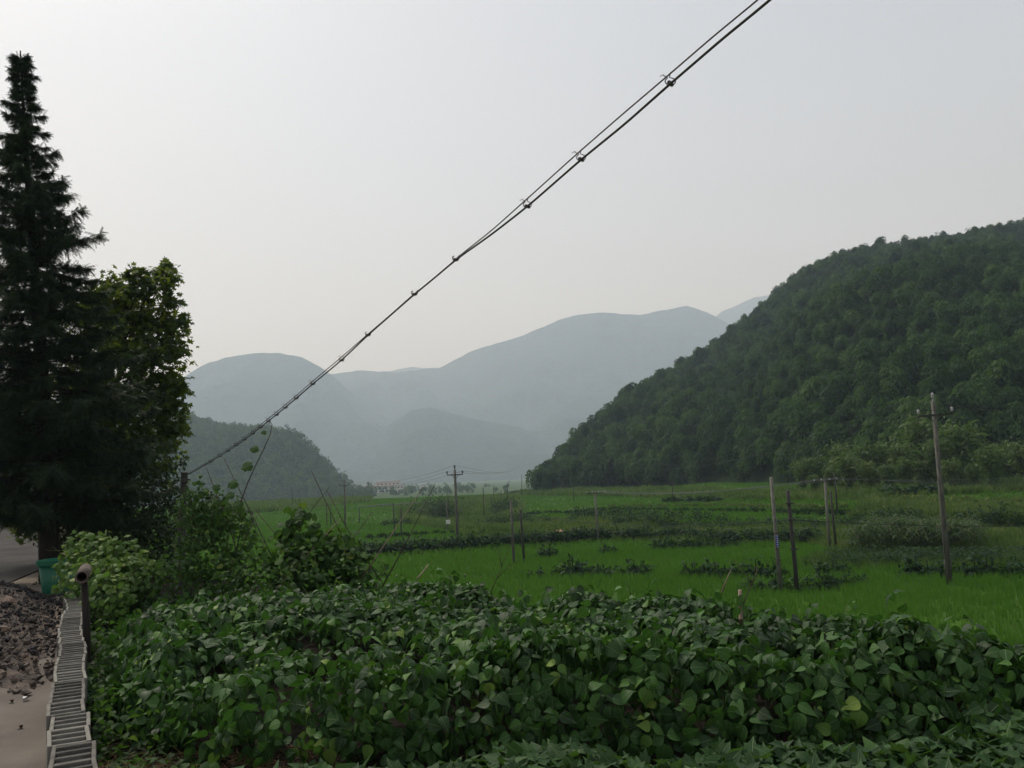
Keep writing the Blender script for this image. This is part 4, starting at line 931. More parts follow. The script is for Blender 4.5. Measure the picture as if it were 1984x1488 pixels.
V_, F_ = lo([(.53, .275, .265, 0), (.53, .30, .29, 0), (.62, .305, .295, 0), (.63, .29, .28, 0), (.60, .262, .252, 0), (.53, .275, .265, 0)]); link('rim', build(V_, F_, smooth=False), M_bin, e)
e.scale = (bs, bs, bs*1.0)
# ------------------------------------------------------------------ rubble
heap_poly = [hitz(a, b, 0)[:2] for a, b in [(-120, 1335), (40, 1345), (104, 1320), (112, 1250), (125, 1190), (130, 1162), (60, 1150), (0, 1160), (-150, 1175), (-300, 1250)]]
hp_ = np.array(heap_poly); 
def heap_z(x, y): 
    d = distpoly(x, y, [tuple(a) for a in heap_poly]); return .34*ss(-d/.9)*(.75+.5*vnoise(x*1.3, y*1.3, 4))+.03
lo_, hi_ = hp_.min(0), hp_.max(0); gx, gy = np.meshgrid(np.linspace(lo_[0], hi_[0], 120), np.linspace(lo_[1], hi_[1], 120))
hz_ = heap_z(gx, gy)+.05*fbm(gx*4, gy*4, 4, 9)-.045; ins = distpoly(gx, gy, [tuple(a) for a in heap_poly]) < 0.05; hz_ = np.where(ins, hz_, -.06)
i = np.arange(119)[:, None]*120; j = np.arange(119)[None]; F_ = np.stack([i+j, i+j+1, i+120+j+1, i+120+j], -1).reshape(-1, 4); F_ = F_[ins.ravel()[F_].all(axis=1)]
gr_me = build(np.stack([gx, gy, hz_], -1).reshape(-1, 3), F_)
M_grit = noise_mat('grit', (.035, .03, .028), (.12, .09, .07), 5, bump=1, bscale=40)
tag(link('rubble_base', gr_me, M_grit), 'grey-brown grit under the broken stone heap at the yard edge', 'grit', kind='stuff')
tmpl = []
for k in range(7):
    V_, F_ = rock_mesh(2, 20+k); tmpl.append((V_, [F_], np.zeros((len(V_), 2))))
n = 9000; q = rng.uniform(lo_, hi_, (n, 2)); dq = distpoly(q[:, 0], q[:, 1], [tuple(a) for a in heap_poly]); q = q[(dq < .02)|((dq < .25) & (rng.random(n) < .12))]; n = len(q)
sz = .012+.045*rng.random(n)**3.5; A_ = rand_unit(n); 
v, f, r, uv = scatter(tmpl, np.stack([q[:, 0], q[:, 1], np.maximum(heap_z(q[:, 0], q[:, 1])-.03, .005)+sz*.4], -1), frames(A_, rand_unit(n)), sz, np.clip(.55-.12*(q[:, 1]-9)+rng.normal(0, .22, n), 0, 1))
tag(link('rubble', build(v, f, rnd=r, smooth=False), M_rock), 'heap of small broken grey and brown stones at the yard edge', 'rubble', kind='stuff')
for k, (a, b, s_, c1, lb) in enumerate([(18, 1192, .17, 1, 'largest pale brown rock on the back of the rubble heap'), (3, 1245, .10, .95, 'tan rock at the left picture edge on the rubble'), (8, 1275, .09, .9, 'flat tan rock low on the left of the rubble'),
      (52, 1335, .07, .7, 'brown stone at the front foot of the rubble next to the white scrap'), (75, 1310, .08, .75, 'brown stone on the front right slope of the rubble'), (90, 1270, .07, .6, 'dark stone near the block wall on the rubble'),
      (35, 1225, .08, .3, 'dark grey stone in the middle of the rubble'), (60, 1200, .09, .2, 'dark lump high on the rubble near the bin'), (100, 1215, .08, .15, 'dark lump on the rubble beside the wall'), (2, 1312, .09, .9, 'tan slab at the front left of the rubble')]):
    s_ *= .8; p = hitz(a, b, .15 if b < 1300 else .06); V_, F_ = rock_mesh(3, 50+k, flat=.6); V_ += rng.normal(0, .03, V_.shape); o = link('rock', build(V_*s_, F_, rnd=np.full(len(V_), c1), smooth=False), M_rock, None, (p[0], p[1], float(heap_z(p[0], p[1]))+s_*.1)); o.rotation_euler[2] = k; tag(o, lb, 'rock')
V_, F_ = rock_mesh(3, 77); p = hitz(48, 1350, .04); V_ += .25*np.stack([fbm(V_[:, 0]*3, V_[:, 1]*3+V_[:, 2], 3, k) for k in range(3)], -1)
tag(link('plastic_scrap', build(V_*.045, F_), M_white, None, (p[0], p[1], .03)), 'small crumpled white plastic scrap at the foot of the rubble', 'litter')
lf = blade_template(BEAN, .3, .9)
for a, b, lb in [(18, 1362, 'curled brown dry leaf on the concrete near the rubble'), (35, 1412, 'dry brown leaf on the concrete further from the rubble')]:
    p = hitz(a, b, .01); tag(link('dry_leaf', build(lf[0]*.07, lf[1]), noise_mat('dead_leaf', (.12, .06, .03), (.2, .1, .05), 8), None, (p[0], p[1], .03)), lb, 'leaf')

# ------------------------------------------------------------------ bean crop in the garden
def gpoly(pxd, z=.3): return [tuple(P(a, b, d)[:2]) for a, b, d in pxd]
wl = lambda s, off: tuple(wall_at(s)+np.array([off, off*.0]))
front = [(-2.0, 6.1), (-1, 6.0), (0, 5.8), (1, 5.85), (2, 5.65), (4.0, 5.35), (7.5, 4.9)]
back = [(8.5, 5.2), (5.6, 5.7), (4.3, 6.25), (3.9, 7.0), (3.1, 8.2), (2.4, 8.9), (1.2, 10.0), (0.2, 11.4), (-.8, 12.7), (-2.0, 13.4), (-3.4, 14.2), (-5.2, 14.6), (-5.6, 14.2)]
left = [(-6.3, 13.8), (-5.5, 12.2), (-4.75, 10.2), (-3.85, 8.4), (-3.25, 7.1), (-2.6, 6.6)]
bed = front+back+left
def canopy(x, y):
    z = .52-.03*(y-5.5)+.24*fbm(x*.85, y*.7, 2, 41)+.20*fbm(x*1.9, y*1.6, 2, 43)
    row = np.cos(2*PI*((y+.10*x+.35*fbm(x*.55, y*.3, 2, 47))-5.95)/1.62+PI); z = z-.15*(.5+.5*row)*ss((y-5.9)/.6)+.04
    z = z-.10*ss((x-2.2)/2.5)+.10*np.exp(-((x+.8)**2+(y-12)**2)/.5)-.06*ss((y-9)/3)
    d = -distpoly(x, y, bed); 
    return z, d
n = 66000
q = rng.uniform((-6.5, 4.5), (9, 15), (n, 2)); zt, d = canopy(q[:, 0], q[:, 1]); keep = d > 0; q, zt, d = q[keep], zt[keep], d[keep]
keep = np.abs(q[:, 0]/q[:, 1]) < 1.1; q, zt, d = q[keep], zt[keep], d[keep]
n = len(q); print('bean sites', n)
edge = ss(d/.55); deep = rng.random(n)**2.0
zloc = -.13+(zt+.13)*(.30+.70*np.sqrt(edge))
z = zloc-deep*(zloc+.10)*np.where(d < .5, 1.0, .45)
shoot = rng.random(n) < .06; z = z+shoot*rng.uniform(.03, .2, n)*(d > .15)
# leave dark gaps: thin by noise
g_ = .27-.42*(.5+.5*np.cos(2*PI*((q[:, 1]+.10*q[:, 0]+.35*fbm(q[:, 0]*.55, q[:, 1]*.3, 2, 47))-5.95)/1.62+PI))**1.5*ss((q[:, 1]-5.9)/.6)+fbm(q[:, 0]*1.9, q[:, 1]*1.6, 2, 43)+.5*fbm(q[:, 0]*.85, q[:, 1]*.7, 2, 41); ok = (rng.random(n) < .12+.8*ss((g_+.25)*2.3)); ok &= ~((deep > .3) & (d > 1.2) & (rng.random(n) < .7))
q, z, d, deep, edge = q[ok], z[ok], d[ok], deep[ok], edge[ok]; n = len(q); print('trifoliates', n)
# outward direction at the bed edge
ep = .05; gxn = (distpoly(q[:, 0]+ep, q[:, 1], bed)-distpoly(q[:, 0]-ep, q[:, 1], bed)); gyn = (distpoly(q[:, 0], q[:, 1]+ep, bed)-distpoly(q[:, 0], q[:, 1]-ep, bed))
on = np.stack([gxn, gyn, np.zeros(n)], -1); on /= np.linalg.norm(on, axis=1)[:, None]+1e-9
ew = (1-ss(d/.6))[:, None]
gzx = (canopy(q[:, 0]+.06, q[:, 1])[0]-canopy(q[:, 0]-.06, q[:, 1])[0])/.12; gzy = (canopy(q[:, 0], q[:, 1]+.06)[0]-canopy(q[:, 0], q[:, 1]-.06)[0])/.12
slope = np.stack([-gzx, -gzy, np.zeros(n)], -1)
nd = on*ew*.8+slope*.8+np.array([0, 0, 1.0])*(1-.62*ew)+rng.normal(0, .42, (n, 3)); nd /= np.linalg.norm(nd, axis=1)[:, None]
az = rng.uniform(0, 2*PI, n); h = np.stack([np.cos(az), np.sin(az), np.zeros(n)], -1)
h = h*(1-.6*ew)+on*ew*.9; h = h*.75+slope*.9; dirc = h-nd*np.sum(h*nd, 1)[:, None]; dirc[:, 2] -= .35+.5*ew[:, 0]; dirc /= np.linalg.norm(dirc, axis=1)[:, None]
c0 = np.stack([q[:, 0], q[:, 1], z], -1)
size = (.068+.10*rng.random(n))*(1-.15*ss((q[:, 1]-9)/4)); base_r = np.clip(.40+.2*rng.normal(size=n)+.25*(1-deep)*fbm(q[:, 0]*1.1, q[:, 1]*1.1, 2, 66), 0, 1)
young = rng.random(n) < .055; base_r[young] = rng.uniform(.86, 1, young.sum()); size[young] *= .7
PV, PF, PR, PU, off = [], {3: [], 4: []}, [], [], 0
for k, ang in enumerate((0, 78, -78)):
    a = math.radians(ang)+rng.normal(0, .15, n); side = np.cross(nd, dirc)
    dk = dirc*np.cos(a)[:, None]+side*np.sin(a)[:, None]+rng.normal(0, .12, (n, 3)); dk[:, 2] -= .15
    nk = nd+side*(np.sin(a)*.35)[:, None]+rng.normal(0, .22, (n, 3))
    pk = c0+dk*.012+(dirc*.04*(k == 0))
    v, f, r, uv = scatter(bean_t, pk, frames(dk, nk), size*(1.0 if k == 0 else .85), np.clip(base_r+rng.normal(0, .07, n)-.08*(k == 1), 0, 1))
    PV.append(v); PR.append(r); PU.append(uv)
    for ff in f: PF[ff.shape[1]].append(ff+off)
    off += len(v)
o = link('bean_plants', build(np.vstack(PV), [np.vstack(PF[k]) for k in (3, 4) if PF[k]], rnd=np.concatenate(PR), uv=np.vstack(PU)), M_bean)
tag(o, 'thick knee-high bed of dark green broad-leaved bean plants filling the garden', 'bean plants', kind='stuff')
# petioles and stems
def sticks(a, b, r0):
    n = len(a); dv = b-a; s1 = np.cross(dv, rand_unit(n)); s1 /= np.linalg.norm(s1, axis=1)[:, None]+1e-9; s2 = np.cross(dv, s1); s2 /= np.linalg.norm(s2, axis=1)[:, None]+1e-9
    r0 = np.broadcast_to(r0, (n,))[:, None]; c = [s1*r0, -s1*r0*.5+s2*r0*.87, -s1*r0*.5-s2*r0*.87]
    V = np.stack([a+c[0], a+c[1], a+c[2], b+c[0], b+c[1], b+c[2]], 1).reshape(-1, 3); i = np.arange(n)[:, None, None]*6
    F = (i+np.array([[0, 1, 4, 3], [1, 2, 5, 4], [2, 0, 3, 5]])[None]).reshape(-1, 4); return V, F
m_ = rng.random(n) < .6; a_ = c0[m_]; b_ = a_-dirc[m_]*.06-nd[m_]*.02-[0, 0, 1]*rng.uniform(.08, .25, m_.sum())[:, None]
V_, F_ = sticks(b_, a_, .0022); tag(link('bean_stalks', build(V_, F_), M_stem), 'thin green leaf stalks inside the bean bed', 'bean stalks', kind='stuff')
# sweet potato strip in front
pot = [(-1.75, 4.4), (9, 3.9), (9, 4.85), (4.4, 5.15), (2.2, 5.35), (1.3, 5.4), (.3, 5.5), (-.9, 5.45), (-2.0, 5.2)]
n = 20000; q = rng.uniform((-2.2, 3.8), (9, 5.6), (n, 2)); d = -distpoly(q[:, 0], q[:, 1], pot)+.1*fbm(q[:, 0]*2.5, q[:, 1]*2.5, 2, 71); keep = (d > 0) & (q[:, 0]/q[:, 1] < 1.1); q, d = q[keep], d[keep]; n = len(q)
z = -.15+(.30+.10*fbm(q[:, 0]*1.5, q[:, 1]*1.5, 3, 73)+.16*ss((q[:, 0]-2.0)/.8))*np.sqrt(ss(d/.3))*(1-.5*rng.random(n)**2)
nd = np.array([0, 0, 1.0])+rng.normal(0, .45, (n, 3)); nd[:, 1] -= .15; az = rng.uniform(0, 2*PI, n); dk = np.stack([np.cos(az), np.sin(az), rng.normal(.15, .45, n)], -1)
v, f, r, uv = scatter(potato_t, np.stack([q[:, 0], q[:, 1], z], -1), frames(dk, nd), rng.uniform(.07, .125, n), np.clip(rng.normal(.45, .22, n), 0, 1))
tag(link('sweet_potato_plants', build(v, f, rnd=r, uv=uv), M_potato), 'low strip of pointed-leaved sweet potato plants along the front of the garden', 'sweet potatoes', kind='stuff')
n = 3600; s_ = rng.uniform(.8, cum[-1], n); o_ = .16+.75*rng.random(n)**1.3; q = np.array([wall_at(a) for a in s_]); q[:, 0] += o_; hgt = rng.random(n)**1.6*.34*ss((vnoise(q[:, 0]*2, q[:, 1]*1.3, 31)-.25)*2.2)*ss((s_-.8)/1.5)
v, f, r, uv = scatter(bean_t+potato_t[1:], np.c_[q, -.15+.02+hgt], frames(np.c_[rng.normal(size=(n, 2)), -.2*np.ones(n)], np.array([0, 0, 1])+rng.normal(0, .4, (n, 3))), rng.uniform(.05, .10, n), np.clip(rng.normal(.35, .25, n), 0, 1))
tag(link('undergrowth', build(v, f, rnd=r, uv=uv), M_vine), 'low dark weeds in the gap between the block wall and the beans', 'weeds', kind='stuff')
# straw litter on the dark garden soil
n = 2600; q = rng.uniform((-3.0, 4.0), (-1.2, 6.5), (n, 2)); a_ = np.stack([q[:, 0], q[:, 1], gz(q[:, 0], q[:, 1])+rng.uniform(.0, .05, n)], -1); b_ = a_+rng.normal(0, 1, (n, 3))*[.07, .07, .015]
V_, F_ = sticks(a_, b_, .0022); tag(link('straw', build(V_, F_), noise_mat('straw', (.07, .045, .02), (.2, .12, .06), 6)), 'dry reddish straw strewn on the soil by the wall', 'straw', kind='stuff')

# ------------------------------------------------------------------ vines on stakes
def cloud_vine(name, cen, label, cat, T, matl, leaf, per, sgm=.5, out=.75, zfac=1.0, tend=12):
    """cen: (px, py, depth, radius) lumps of foliage; leaves on the lumps' shells plus the stems that carry them"""
    C_ = np.array([P(a, b, d) for a, b, d, r in cen]); Rr = np.array([c[3] for c in cen]); w = Rr**2/np.sum(Rr**2); n = int(per*np.sum(Rr**2)*12)
    k = rng.choice(len(cen), n, p=w); u = rand_unit(n); u[:, 2] *= zfac; p = C_[k]+u*Rr[k][:, None]*(out+(1.15-out)*rng.random(n)[:, None]**.7)*(1+.25*fbm(u[:, 0]*3+k, u[:, 2]*3, 2, 4)[:, None])
    az = rand_unit(n); nd = u*.8+[0, -.15, .6]+rng.normal(0, .35, (n, 3)); dk = az+u*.5; dk[:, 2] -= .6
    e = empty(name, C_[0]); tag(e, label, cat)
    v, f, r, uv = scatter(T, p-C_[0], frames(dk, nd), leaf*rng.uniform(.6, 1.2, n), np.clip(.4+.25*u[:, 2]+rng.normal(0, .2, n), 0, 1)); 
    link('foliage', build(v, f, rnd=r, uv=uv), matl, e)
    m = MB()
    for q in range(len(cen)):
        g_ = C_[q].copy(); g_[2] = min(g_[2]-.3, float(gz(g_[0], g_[1]))+.1) if q % 2 == 0 else g_[2]-.4
        pts = [g_+(C_[q]-g_)*t+rng.normal(0, .04, 3) for t in np.linspace(0, 1, 6)]; m.tube(np.array(pts)-C_[0], .008, 5)
    for q in range(tend):
        k = rng.integers(len(cen)); u = rand_unit(1)[0]; u[2] = abs(u[2])*.6; p0 = C_[k]+u*Rr[k]; pts = [p0]; dv = u.copy()
        for t in range(7): dv = dv+rng.normal(0, .35, 3)+[0, 0, .05]; pts.append(pts[-1]+dv/np.linalg.norm(dv)*.05)
        m.tube(np.array(pts)-C_[0], .0028, 4)
    m.obj('stem', M_stem, e); return e
cloud_vine('climbing_bean', [(378, 945, 13.2, .13), (372, 985, 13.2, .2), (366, 1000, 13.1, .2), (386, 962, 13.2, .14), (395, 985, 13.3, .2), (380, 1030, 13.2, .28), (400, 1075, 13, .34), (415, 1010, 13.4, .24), (440, 990, 13.4, .24), (455, 1045, 13.3, .3), (480, 1085, 13.1, .3), (350, 1095, 13, .26), (372, 1120, 12.8, .3), (425, 1125, 12.6, .34), (495, 1120, 12.6, .28)],
           'tall climbing bean smothering the stakes beside the dark cable post', 'climbing plant', bean_t+gourd_t[:1], M_vine, .09, 150, zfac=1.15, tend=22)
cloud_vine('climbing_gourd', [(575, 1000, 13, .16), (580, 1040, 13, .28), (600, 1075, 12.8, .32), (645, 1050, 13, .22), (670, 1065, 13, .26), (650, 1095, 12.8, .3), (560, 1090, 12.8, .28), (612, 1110, 12.6, .3), (690, 1100, 12.8, .24)],
           'round-leaved gourd vine heaped on the right-hand bean stakes', 'climbing plant', gourd_t, M_vine, .115, 95, tend=16)
cloud_vine('low_vine', [(720, 1105, 12.8, .2), (735, 1125, 12.6, .22), (700, 1130, 12.4, .26), (525, 1110, 12.8, .3), (530, 1060, 13.4, .16), (300, 1125, 12, .26), (330, 1110, 12.4, .28), (660, 1130, 12.3, .28), (590, 1135, 12.2, .3), (470, 1140, 12, .28), (520, 1140, 12, .28)],
           'low straggling vine between and right of the two tall climbers', 'climbing plant', bean_t+potato_t, M_vine, .075, 80, tend=26)
cloud_vine('gourd_vine', [(160, 1062, 13.2, .24), (190, 1075, 13.0, .32), (225, 1090, 12.8, .32), (150, 1100, 12.8, .28), (180, 1130, 12.4, .34), (225, 1130, 12.3, .34), (262, 1110, 12.6, .26), (140, 1130, 12.4, .2), (285, 1120, 12.6, .22), (210, 1155, 11.8, .28)],
           'bright yellow-green gourd vine heaped over the end of the block wall', 'climbing plant', gourd_t, M_gourd, .08, 170, tend=24)
# one long runner climbing to the overhead cable, with its few leaves
run = [(463, 982, 13), (480, 935, 13), (496, 900, 13), (512, 868, 13), (524, 840, 13.05), (527, 822, 13.05), (520, 812, 13.05)]
rp = np.array([P(*a) for a in run]); e = tag(empty('bean_runner', rp[0]), 'single bean runner with three leaves climbing up to the overhead cable', 'vine'); MB().tube(rp-rp[0], [.010, .009, .008, .007, .006, .005, .004], 5).obj('stem', M_cane, e)
for k, (a, b, s_) in enumerate([(486, 900, .17), (499, 868, .13), (515, 838, .08), (458, 934, .16), (452, 958, .13), (425, 944, .12), (468, 974, .14)]):
    p = P(a, b, 12.98)-rp[0]; R3 = frames(np.array([[-.8, -.2, -.3+.2*(k % 3)]]), np.array([[.1, -.75, .6]])); v, f, r, uv = scatter([gourd_t[k % 2]], np.array([p]), R3, s_, np.array([.6])); link('leaf', build(v, f, rnd=r, uv=uv), M_vine, e)
# stakes
stk = [((400, 906), (470, 1112), 13.2, 1, 'dark stake leaning left, second from the cable post'), ((434, 888), (543, 1112), 13.6, 1, 'long dark stake crossing behind the climbing runner'),
 ((603, 912), (693, 1095), 13.0, 1, 'tallest dark stake rising from the gourd vine'), ((633, 950), (718, 1092), 13.4, 1, 'dark stake parallel to the tallest stake on its right'),
 ((820, 943), (717, 1096), 12.6, 2, 'pale stake leaning right, left one of the parallel pair'), ((843, 937), (753, 1112), 12.4, 1, 'brown stake leaning right, right one of the parallel pair'),
 ((638, 944), (500, 1116), 13.6, 1, 'brown stake crossing behind the gourd vine from upper right'), ((721, 993), (650, 1096), 13.2, 1, 'short thin stake crossing at the right of the gourd vine'),
 ((493, 986), (606, 1122), 13.0, 1, 'stake leaning left between the two tall climbers'), ((660, 1004), (560, 1114), 12.6, 2, 'pale thin stake lying across the gourd vine foot'), ((830, 1093), (812, 1116), 11.5, 2, 'short pale cut stake tip above the beans'),
 ((499, 998), (470, 1060), 13.0, 1, 'short reddish stake between the climbers')]
for t_, b_, d_, mk, lb in stk:
    a = P(*b_, d_); b = P(*t_, d_+.2); a = a-(b-a)*.25; mid = (a+b)/2+rng.normal(0, .015, 3)
    o = MB().tube(np.array([a, mid, b])-a, [.011, .009, .005], 6).obj('bean_stake', M_cane if mk == 1 else M_cane2, None, a, smooth=True); tag(o, lb, 'stake')
def twig(base, pts_list, d, r0, label, matl, name='twig'):
    b0 = P(*base, d); m = MB()
    for pl in pts_list:
        p = np.array([P(a, b, d+.03*k) for k, (a, b) in enumerate(pl)])-b0; m.tube(p, np.linspace(r0, r0*.3, len(p)), 5)
    o = m.obj(name, matl, None, b0, smooth=True); return tag(o, label, 'twig')
a = P(1436, 1225, 7.6); b = P(1433.5, 1143, 7.6)
e = tag(empty('bamboo_stub', a), 'thick cut bamboo stub standing out of the beans at the right', 'stake'); mm = MB(); pts = np.array([a+(b-a)*t for t in (0, .3, .31, .33, .34, .7, .71, .73, .74, 1.0)])-a
mm.tube(pts, [.017, .016, .02, .02, .016, .0155, .019, .019, .0155, .015], 10).obj('cane', M_cane2, e, smooth=True)
twig((1440, 1172), [[(1438, 1175), (1448, 1150), (1458, 1128), (1470, 1100)], [(1458, 1128), (1466, 1112), (1466, 1095)], [(1455, 1135), (1450, 1118), (1420, 1082)]], 7.6, .007, 'branching dry twig leaning right from the bamboo stub', M_cane)
twig((1400, 1142), [[(1398, 1148), (1408, 1122), (1417, 1103)]], 8.2, .009, 'short mottled cane left of the bamboo stub', M_cane2)
twig((957, 1142), [[(952, 1146), (968, 1108), (982, 1072), (991, 1050)], [(962, 1122), (985, 1098), (1008, 1085)], [(972, 1098), (968, 1075), (969, 1060)]], 11, .006, 'thin forked dry twig above the middle of the beans', M_cane)
twig((1390, 1120), [[(1402, 1135), (1388, 1100), (1372, 1062)]], 9, .004, 'hair-thin dry stem above the beans left of the mottled cane', M_cane)
twig((1218, 1150), [[(1222, 1152), (1217, 1135), (1213, 1122)]], 9.2, .004, 'tiny bare stem tip in the middle of the bean top', M_cane)

# ------------------------------------------------------------------ cable post and the overhead cable
cb = P(350, 1075, 17); ct = P(357.5, 915, 17); e = tag(empty('cable_post', cb), 'dark square-topped post at the left end of the overhead cable', 'post')
MB().tube([(0, 0, -.9), (ct-cb)*.5, ct-cb], [.075, .068, .062], 10).obj('shaft', M_pdark, e, smooth=False)
MB().tube([(ct-cb)-[0, 0, .2], (ct-cb)-[0, 0, .12]], .075, 10).box((ct-cb)+[.05, -.06, -.16], (.16, .05, .05)).obj('clamp', M_metal, e)
# lower thick cable / upper thin cable: traced at real distances, post 17 m away, passing over to the right of the yard
zc = lambda x: 1/np.interp(x, [357, 1480], [1/16.9, 1/4.2])
lowc = [(362, 921), (412, 893), (470, 855), (530, 808), (575, 771), (605, 744.5), (662, 698), (713, 649), (760, 608), (803, 570), (845, 536), (883, 503), (950, 456), (1022, 400), (1126, 309), (1211, 240), (1299, 162), (1400, 75), (1492, 0), (1640, -125), (1900, -340)]
uppc = [(362, 919), (412, 890), (470, 851), (530, 803), (575, 766), (605, 739), (662, 692), (713, 647), (760, 607), (803, 568), (845, 537.5), (883, 501), (950, 449), (1016, 390), (1118, 298), (1203, 224), (1290, 150), (1385, 68), (1468, 0), (1610, -128), (1860, -340)]
def smooth_pts(pl, n=160):
    x = np.array([p[0] for p in pl], float); y = np.array([p[1] for p in pl], float); t = np.linspace(x[0], x[-1], n); yy = np.interp(t, x, y)
    k = np.ones(5)/5; yp = np.convolve(np.pad(yy, 2, mode='edge'), k, 'valid'); yp[:3] = yy[:3]; yp[-3:] = yy[-3:]
    q = np.array([P(a, b, zc(a)) for a, b in zip(t, yp) if a < 1470]); e_ = q[-1]-q[-14]; e_ /= np.linalg.norm(e_)
    return np.vstack([q]+[q[-1]+e_*s for s in (.5, 1, 2, 4, 8, 14, 22)])   # runs on over the yard
o = MB().tube(smooth_pts(lowc), .0072, 8).obj('overhead_cable', M_wire, smooth=True); tag(o, 'thick black lower cable of the pair slanting across the sky', 'cable')
o = MB().tube(smooth_pts(uppc), .0045, 8).obj('support_wire', M_wire, smooth=True); tag(o, 'thin black upper wire of the pair slanting across the sky', 'wire')
clips = [(1299, 162, 1290, 150), (1126, 309, 1118, 298), (1022, 400, 1016, 390), (883, 503, 883, 501), (803, 570, 803, 568), (713, 649, 713, 647), (662, 698, 661, 692), (606, 744, 603, 740), (574, 772, 573, 767), (553, 790, 551, 785), (536, 804, 534, 799), (520, 816, 518, 811), (505, 828, 503, 824), (490, 840, 488, 836), (474, 852, 472, 849), (458, 863, 456, 860), (442, 874, 440, 871), (426, 884, 424, 881), (408, 895, 406, 892)]
CL = ['nearest hook', 'second hook from the top right', 'third hook from the top right', 'hook where the two wires first touch', 'hook just below the touching point', 'hook above the saddle of the far mountains', 'hook over the left far mountain flank']
for k, (a, b, a2, b2) in enumerate(clips):
    d = zc(a); lo_p = P(a, b, d); up_p = P(a2, b2, d); R_ = .028; v = up_p-lo_p; c = lo_p+[0, 0, .012]
    th = np.linspace(-.3*PI, 1.35*PI, 16); loop = np.array([c+rt*R_*math.cos(-t)+np.array([0, 0, 1])*R_*.75*math.sin(-t) for t in th])
    pts = np.vstack([up_p+rt*.028+[0, 0, .03], up_p+rt*.02+[0, 0, .0], loop, up_p-rt*.015+[0, 0, .015], up_p-rt*.03+[0, 0, .006]])
    m = MB().tube(pts-lo_p, .0034, 5).tube([(-.02*fw-rt*.012), (.02*fw+rt*.012)], .012, 7); o = m.obj('cable_hook', M_metal, None, lo_p)
    if k < len(CL): tag(o, 'wire cable hook, %s along the overhead pair' % CL[k] if k else 'largest and nearest wire cable hook, top right on the overhead pair', 'hook', 'hooks along the overhead cable')
    else: tag(o, 'one of the closely spaced cable hooks near the dark post', 'hook', 'closely spaced hooks near the dark cable post')

# ------------------------------------------------------------------ conifer at the roadside
def spray_template(seed, n=11, L=1.0):
    g = np.random.default_rng(seed); V = [(0, 0, 0), (.03, 0, 0), (0.0, L, -.25)]; F = [(0, 1, 2)]
    for k in range(n):
        t = (k+.5)/n; 
        for s in (-1, 1):
            b = np.array([0, t*L, -.25*t*t]); ln_ = .34*(1-.55*t)*g.uniform(.7, 1.2); d = np.array([s*.85, .5, -.25+g.normal()*.12]); d /= np.linalg.norm(d)
            q = len(V); V += [b, b+np.array([0, .06, 0]), b+d*ln_]; F.append((q, q+1, q+2))
    return np.array(V, float), [np.array(F)], np.zeros((len(V), 2))
sp_t = [spray_template(k) for k in range(4)]
cb0 = hitz(97, 1128, 0); cdist = (cb0-EYE)@fw; ctop = P(44, 98, cdist+.1); H_ = ctop[2]-cb0[2]; lean = (ctop-cb0); print('conifer', cdist, H_)
e = tag(empty('conifer', cb0), 'tall dark pointed conifer with drooping sprays at the roadside', 'tree')
ax = lambda t: lean*t+np.array([math.sin(t*5)*.05, 0, 0])
MB().tube([ax(t) for t in np.linspace(-.02, 1, 14)], np.linspace(.21, .012, 14)*1.0, 12).obj('trunk', M_bark, e, smooth=True)
sil_r = [(0, 95), (.06, 30), (.12, 60), (.18, 50), (.24, 70), (.3, 75), (.36, 120), (.42, 140), (.5, 170), (.6, 205), (.72, 240), (.85, 260), (1, 240)]
def rad(t):   # t = height fraction from base; crown radius in metres
    f = 1-t
    return np.interp(f, [0, .02, .05, .13, .19, .27, .3, .36, .42, .52, .65, .8, .9, .97], [.05, .14, .2, .29, .4, .64, .74, .84, .98, 1.3, 1.62, 1.85, 1.7, 1.25])*(cdist/14.6)
bm_, SP, SD, SS_ = MB(), [], [], []
nb = 330
for q in range(nb):
    t = .11+.89*(q+.5)/nb; t = min(t, .985); a = q*2.399+rng.normal(0, .4); L = rad(t)*rng.uniform(.55, 1.12)*(1+.15*math.sin(q*.7)); b0 = ax(t); up_ = .45 if t > .6 else .25
    dv = np.array([math.cos(a), math.sin(a), 0]); m = 9; pts = [b0+dv*L*s+np.array([0, 0, L*(up_*s-.55*s*s+.16*s**4*2)]) for s in np.linspace(0, 1, m)]; pts = np.array(pts); pts[2:] += rng.normal(0, .02*L+.005, (m-2, 3))
    bm_.tube(pts, np.linspace(.022*(1.1-t)+.004, .003, m), 4, cap=False)
    ns_ = int(56+110*L); s = rng.uniform(.1, 1.0, ns_)**.75; idx = s*(m-1); i0 = np.minimum(idx.astype(int), m-2); fr = (idx-i0)[:, None]; pp = pts[i0]*(1-fr)+pts[i0+1]*fr
    sd_ = rng.choice([-1, 1], ns_)[:, None]*np.array([-math.sin(a), math.cos(a), 0])*.8+dv*rng.uniform(.2, 1, (ns_, 1))+rng.normal(0, .3, (ns_, 3)); sd_[:, 2] += rng.uniform(-.95, .1, ns_)
    ln_ = (.07+.13*rng.random(ns_))*(.6+.5*min(1, L)); SP.append(pp); SD.append(sd_); SS_.append(ln_)
    # second order sprays further out
    k = rng.random(ns_) < .8; p2 = pp[k]+sd_[k]/np.linalg.norm(sd_[k], axis=1)[:, None]*(L*.22*(1.1-s[k]))[:, None]*rng.uniform(.4, 1.3, (k.sum(), 1)); SP.append(p2); SD.append(sd_[k]+rng.normal(0, .4, (k.sum(), 3))); SS_.append(ln_[k])
bm_.obj('branches', M_bark, e)
SP, SD, SS_ = np.vstack(SP), np.vstack(SD), np.concatenate(SS_); n = len(SP); print('sprays', n)
